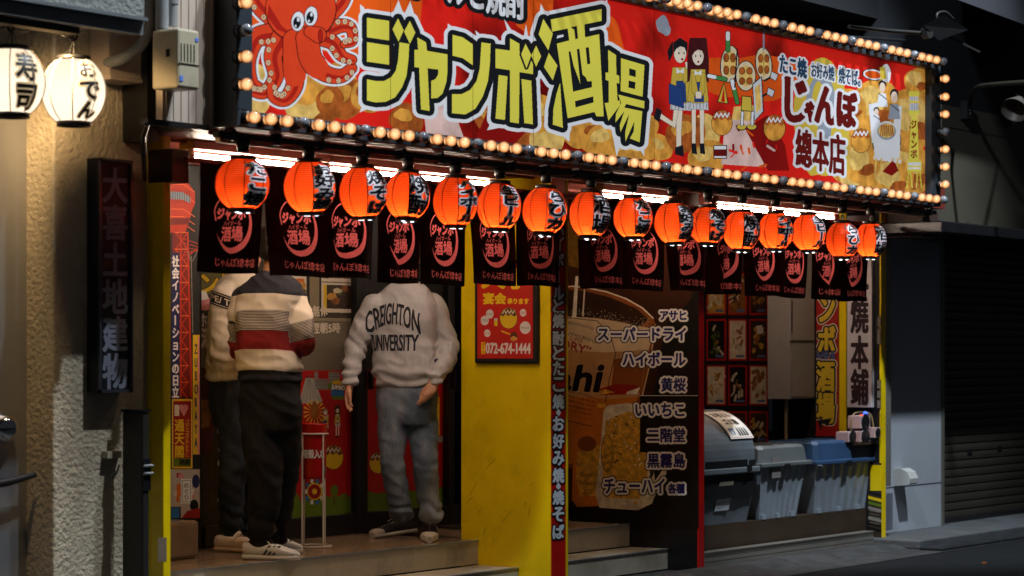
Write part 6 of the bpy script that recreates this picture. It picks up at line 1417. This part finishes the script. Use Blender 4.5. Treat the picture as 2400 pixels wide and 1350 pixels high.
# bands in ramp order: navy yoke, cream, fine stripes, red, cream, navy hem
def lerp(k, y):
    if y <= k[0][0]: return k[0][1]
    for (a, va), (b, vb) in zip(k[:-1], k[1:]):
        if y <= b: return va + (vb - va) * (y - a) / (b - a)
    return k[-1][1]
def attr(p):
    off = (p - CU).dot(w)
    for i, pts in enumerate(ARM):
        q, t = seg_t(p, pts); lat = off if i == 0 else -off
        if q < .1 and t > .02 and lat > .108 + .25 * max(0, .06 - t): return lerp([(0, .15), (.125, .31), (.225, .50), (.56, .69), (.6, .75)], t)
    return lerp(KN, HY - (p.z - CAM.z) / Z0 * F - 60 * max(0, abs(off) - .09))
hn = [(J(684, 780, .29), Vector((-.1, .1, .6)) + f * .5, w, f, .5, 1), (J(612, 778, .34), Vector((.1, 0, .5)) + f * .5, w, f, .5, -1)]
b2_, s2_, _, _ = person(J, Z0, f, w, 'man in a striped sweater and black trousers seen from behind', sw, None, [aR, aL], lg, hips, (645, 586), hn, (STR, TRO), FZ, .009, .0105, attr)
b2_['label'] = 'man in a cream and red striped sweater and black trousers, seen from behind'
shoe(b2_, gp(571, 1311, FZ), gp(703, 1313, FZ), 'stripes', W=.052); shoe(b2_, gp(612, 1299, FZ), gp(709, 1296, FZ), 'stripes', W=.05)
# --- white sweatshirt man behind him, in profile
Z0 = 13.7; J = lambda x, y, dz=0, Z0=Z0: cp(x, y, Z0 + dz)
an = R(38); f = (VR * math.cos(an) + VD * math.sin(an)); w = (-VR * math.sin(an) + VD * math.cos(an)) * -1
sw = [(J(566, 643), .082, .08), (J(563, 655), .12, .095), (J(559, 668), .16, .11), (J(556, 690), .18, .125), (J(553, 750), .18, .135), (J(551, 820), .172, .14), (J(549, 858), .176, .146), (J(548, 876), .172, .14), (J(549, 892), .155, .128)]
aL = ([J(531, 692, -.1), J(523, 740, -.12), J(522, 800, -.12), J(528, 846, -.1), J(575, 838, .0)], [.082, .078, .074, .066, .05])
aR = ([J(586, 692, .12), J(592, 750, .14), J(598, 815, .14), J(625, 820, .2), J(640, 800, .26)], [.078, .074, .066, .058, .05])
lg = [([J(545, 930, -.06), J(547, 1010, -.07), J(549, 1085, -.08), J(543, 1160, -.05), J(545, 1238, -.05)], [.105, .094, .08, .074, .064]), ([J(565, 930, .06), J(575, 1010, .07), J(582, 1085, .06), J(580, 1160, .1), J(575, 1230, .14)], [.105, .092, .078, .07, .062])]
hips = [(J(550, 884), .15, .13), (J(552, 925), .16, .14), (J(554, 970), .156, .13), (J(556, 1000), .14, .115)]
hn = [(J(582, 836, .02), f + Vector((0, 0, .2)), w, Vector((0, 0, 1)) * -1, .5, 1), (J(645, 797, .28), f + Vector((0, 0, .2)), w, Vector((0, 0, -1)), .5, -1)]
b3_, s3_, bv3, _ = person(J, Z0, f, w, 'man in a white sweatshirt and dark jeans half hidden behind the striped sweater', sw, None, [aL, aR], lg, hips, (575, 588), hn, (CRWH, DEND), FZ, .009, .009)
b3_['label'] = 'man in a white sweatshirt with black arm band, half hidden at left'
shoe(b3_, gp(508, 1292, FZ), gp(622, 1296, FZ), 'cream', W=.054); shoe(b3_, gp(545, 1278, FZ), gp(640, 1276, FZ), 'cream', W=.052)
cv = Canvas(0, 0, 100, 50, 3); AB = ink('band_black', (16, 16, 18), rough=.8)
cv.rect(0, 0, 100, 50, AB); cv.rect(0, 5, 100, 7, CRM); cv.rect(0, 43, 100, 45, CRM); cv.text('PE/ TH', [(8, 14), (98, 14), (98, 36), (8, 36)], CRM, .8)
TLq = (494, 678); 
def armb(x, y):
    px = 488 + x * .66; py = 677 + y * .66 + x * .23
    h = bv3.ray_cast(J(px, py, -1.5), VD * 1.0 + VR * ((px - 1200) / F) + Vector((0, 0, (HY - py) / F)), 3); 
    return h[0] - VD * .003 if h[0] is not None and (h[0] - J(px, py)).length < .35 else J(min(max(px, 499), 545), py, -.17)
cv.emit(MB(), armb, 5, 5).build('arm_band', s3_)
# --- red can in a white wire stand beside them
zc = gp(735, 1282, FZ); c = Vector((zc.x, zc.y, FZ)); sc = (c - CAM).dot(VD) / F
WIRE = mat('wire_white', S(206, 200, 190), .4, .06); r0 = .082
st = thing('wire_stand', c, 'thin white wire stand holding the red can beside the striped man', 'stand')
ht = (1282 - 1016) * sc
for zz, rr in ((.006, r0 * 1.25), (ht, r0)):
    MB().tube([c + Vector((rr * math.cos(t), rr * math.sin(t), zz)) for t in np.linspace(0, 6.2832, 33)], .0055, WIRE, 8).build('ring', st)
for k in range(4):
    t = k * math.pi / 2 + R(-144.6 + 45); d = Vector((math.cos(t), math.sin(t), 0)); MB().tube([c + d * r0 * 1.02 + Vector((0, 0, ht)), c + d * r0 * 1.04 + Vector((0, 0, .02)), c + d * r0 * 1.25 + Vector((0, 0, .006))], .005, WIRE, 8).build('leg', st)
zt_ = (1282 - 992) * sc; zb2 = (1282 - 1122) * sc
can = thing('red_can', c + Vector((0, 0, zb2)), 'tall red metal ash can standing in the white wire stand', 'can')
CANR = mat('can_red', S(176, 18, 16), .3, .08, coat=.3)
MB().lathe(c, [(.001, zb2), (.07, zb2), (.072, zb2 + .02), (.075, ht - .02), (.079, ht + .012), (.08, zt_ - .008), (.082, zt_), (.076, zt_), (.07, zt_ - .06), (.001, zt_ - .06)], CANR, 28).build('can', can)
dv = (CAM - c); dv.z = 0; base = math.atan2(dv.y, dv.x)
cv = Canvas(0, 0, 100, 100, 2); cv.text('吸殻入れ', Q(4, 30, 84, 54), WHT, 1.2); cv.rect(84, 78, 96, 98, GREY)
for k in range(5): cv.rect(85, 80 + k * 4, 95, 81.5 + k * 4, KK)
cv.emit(MB(), lambda x, y: c + Vector((.0768 * math.cos(base + (x / 100 - .42) * 2.2), .0768 * math.sin(base + (x / 100 - .42) * 2.2), zt_ - .09 - y / 100 * .2)), 8).build('lettering', can)
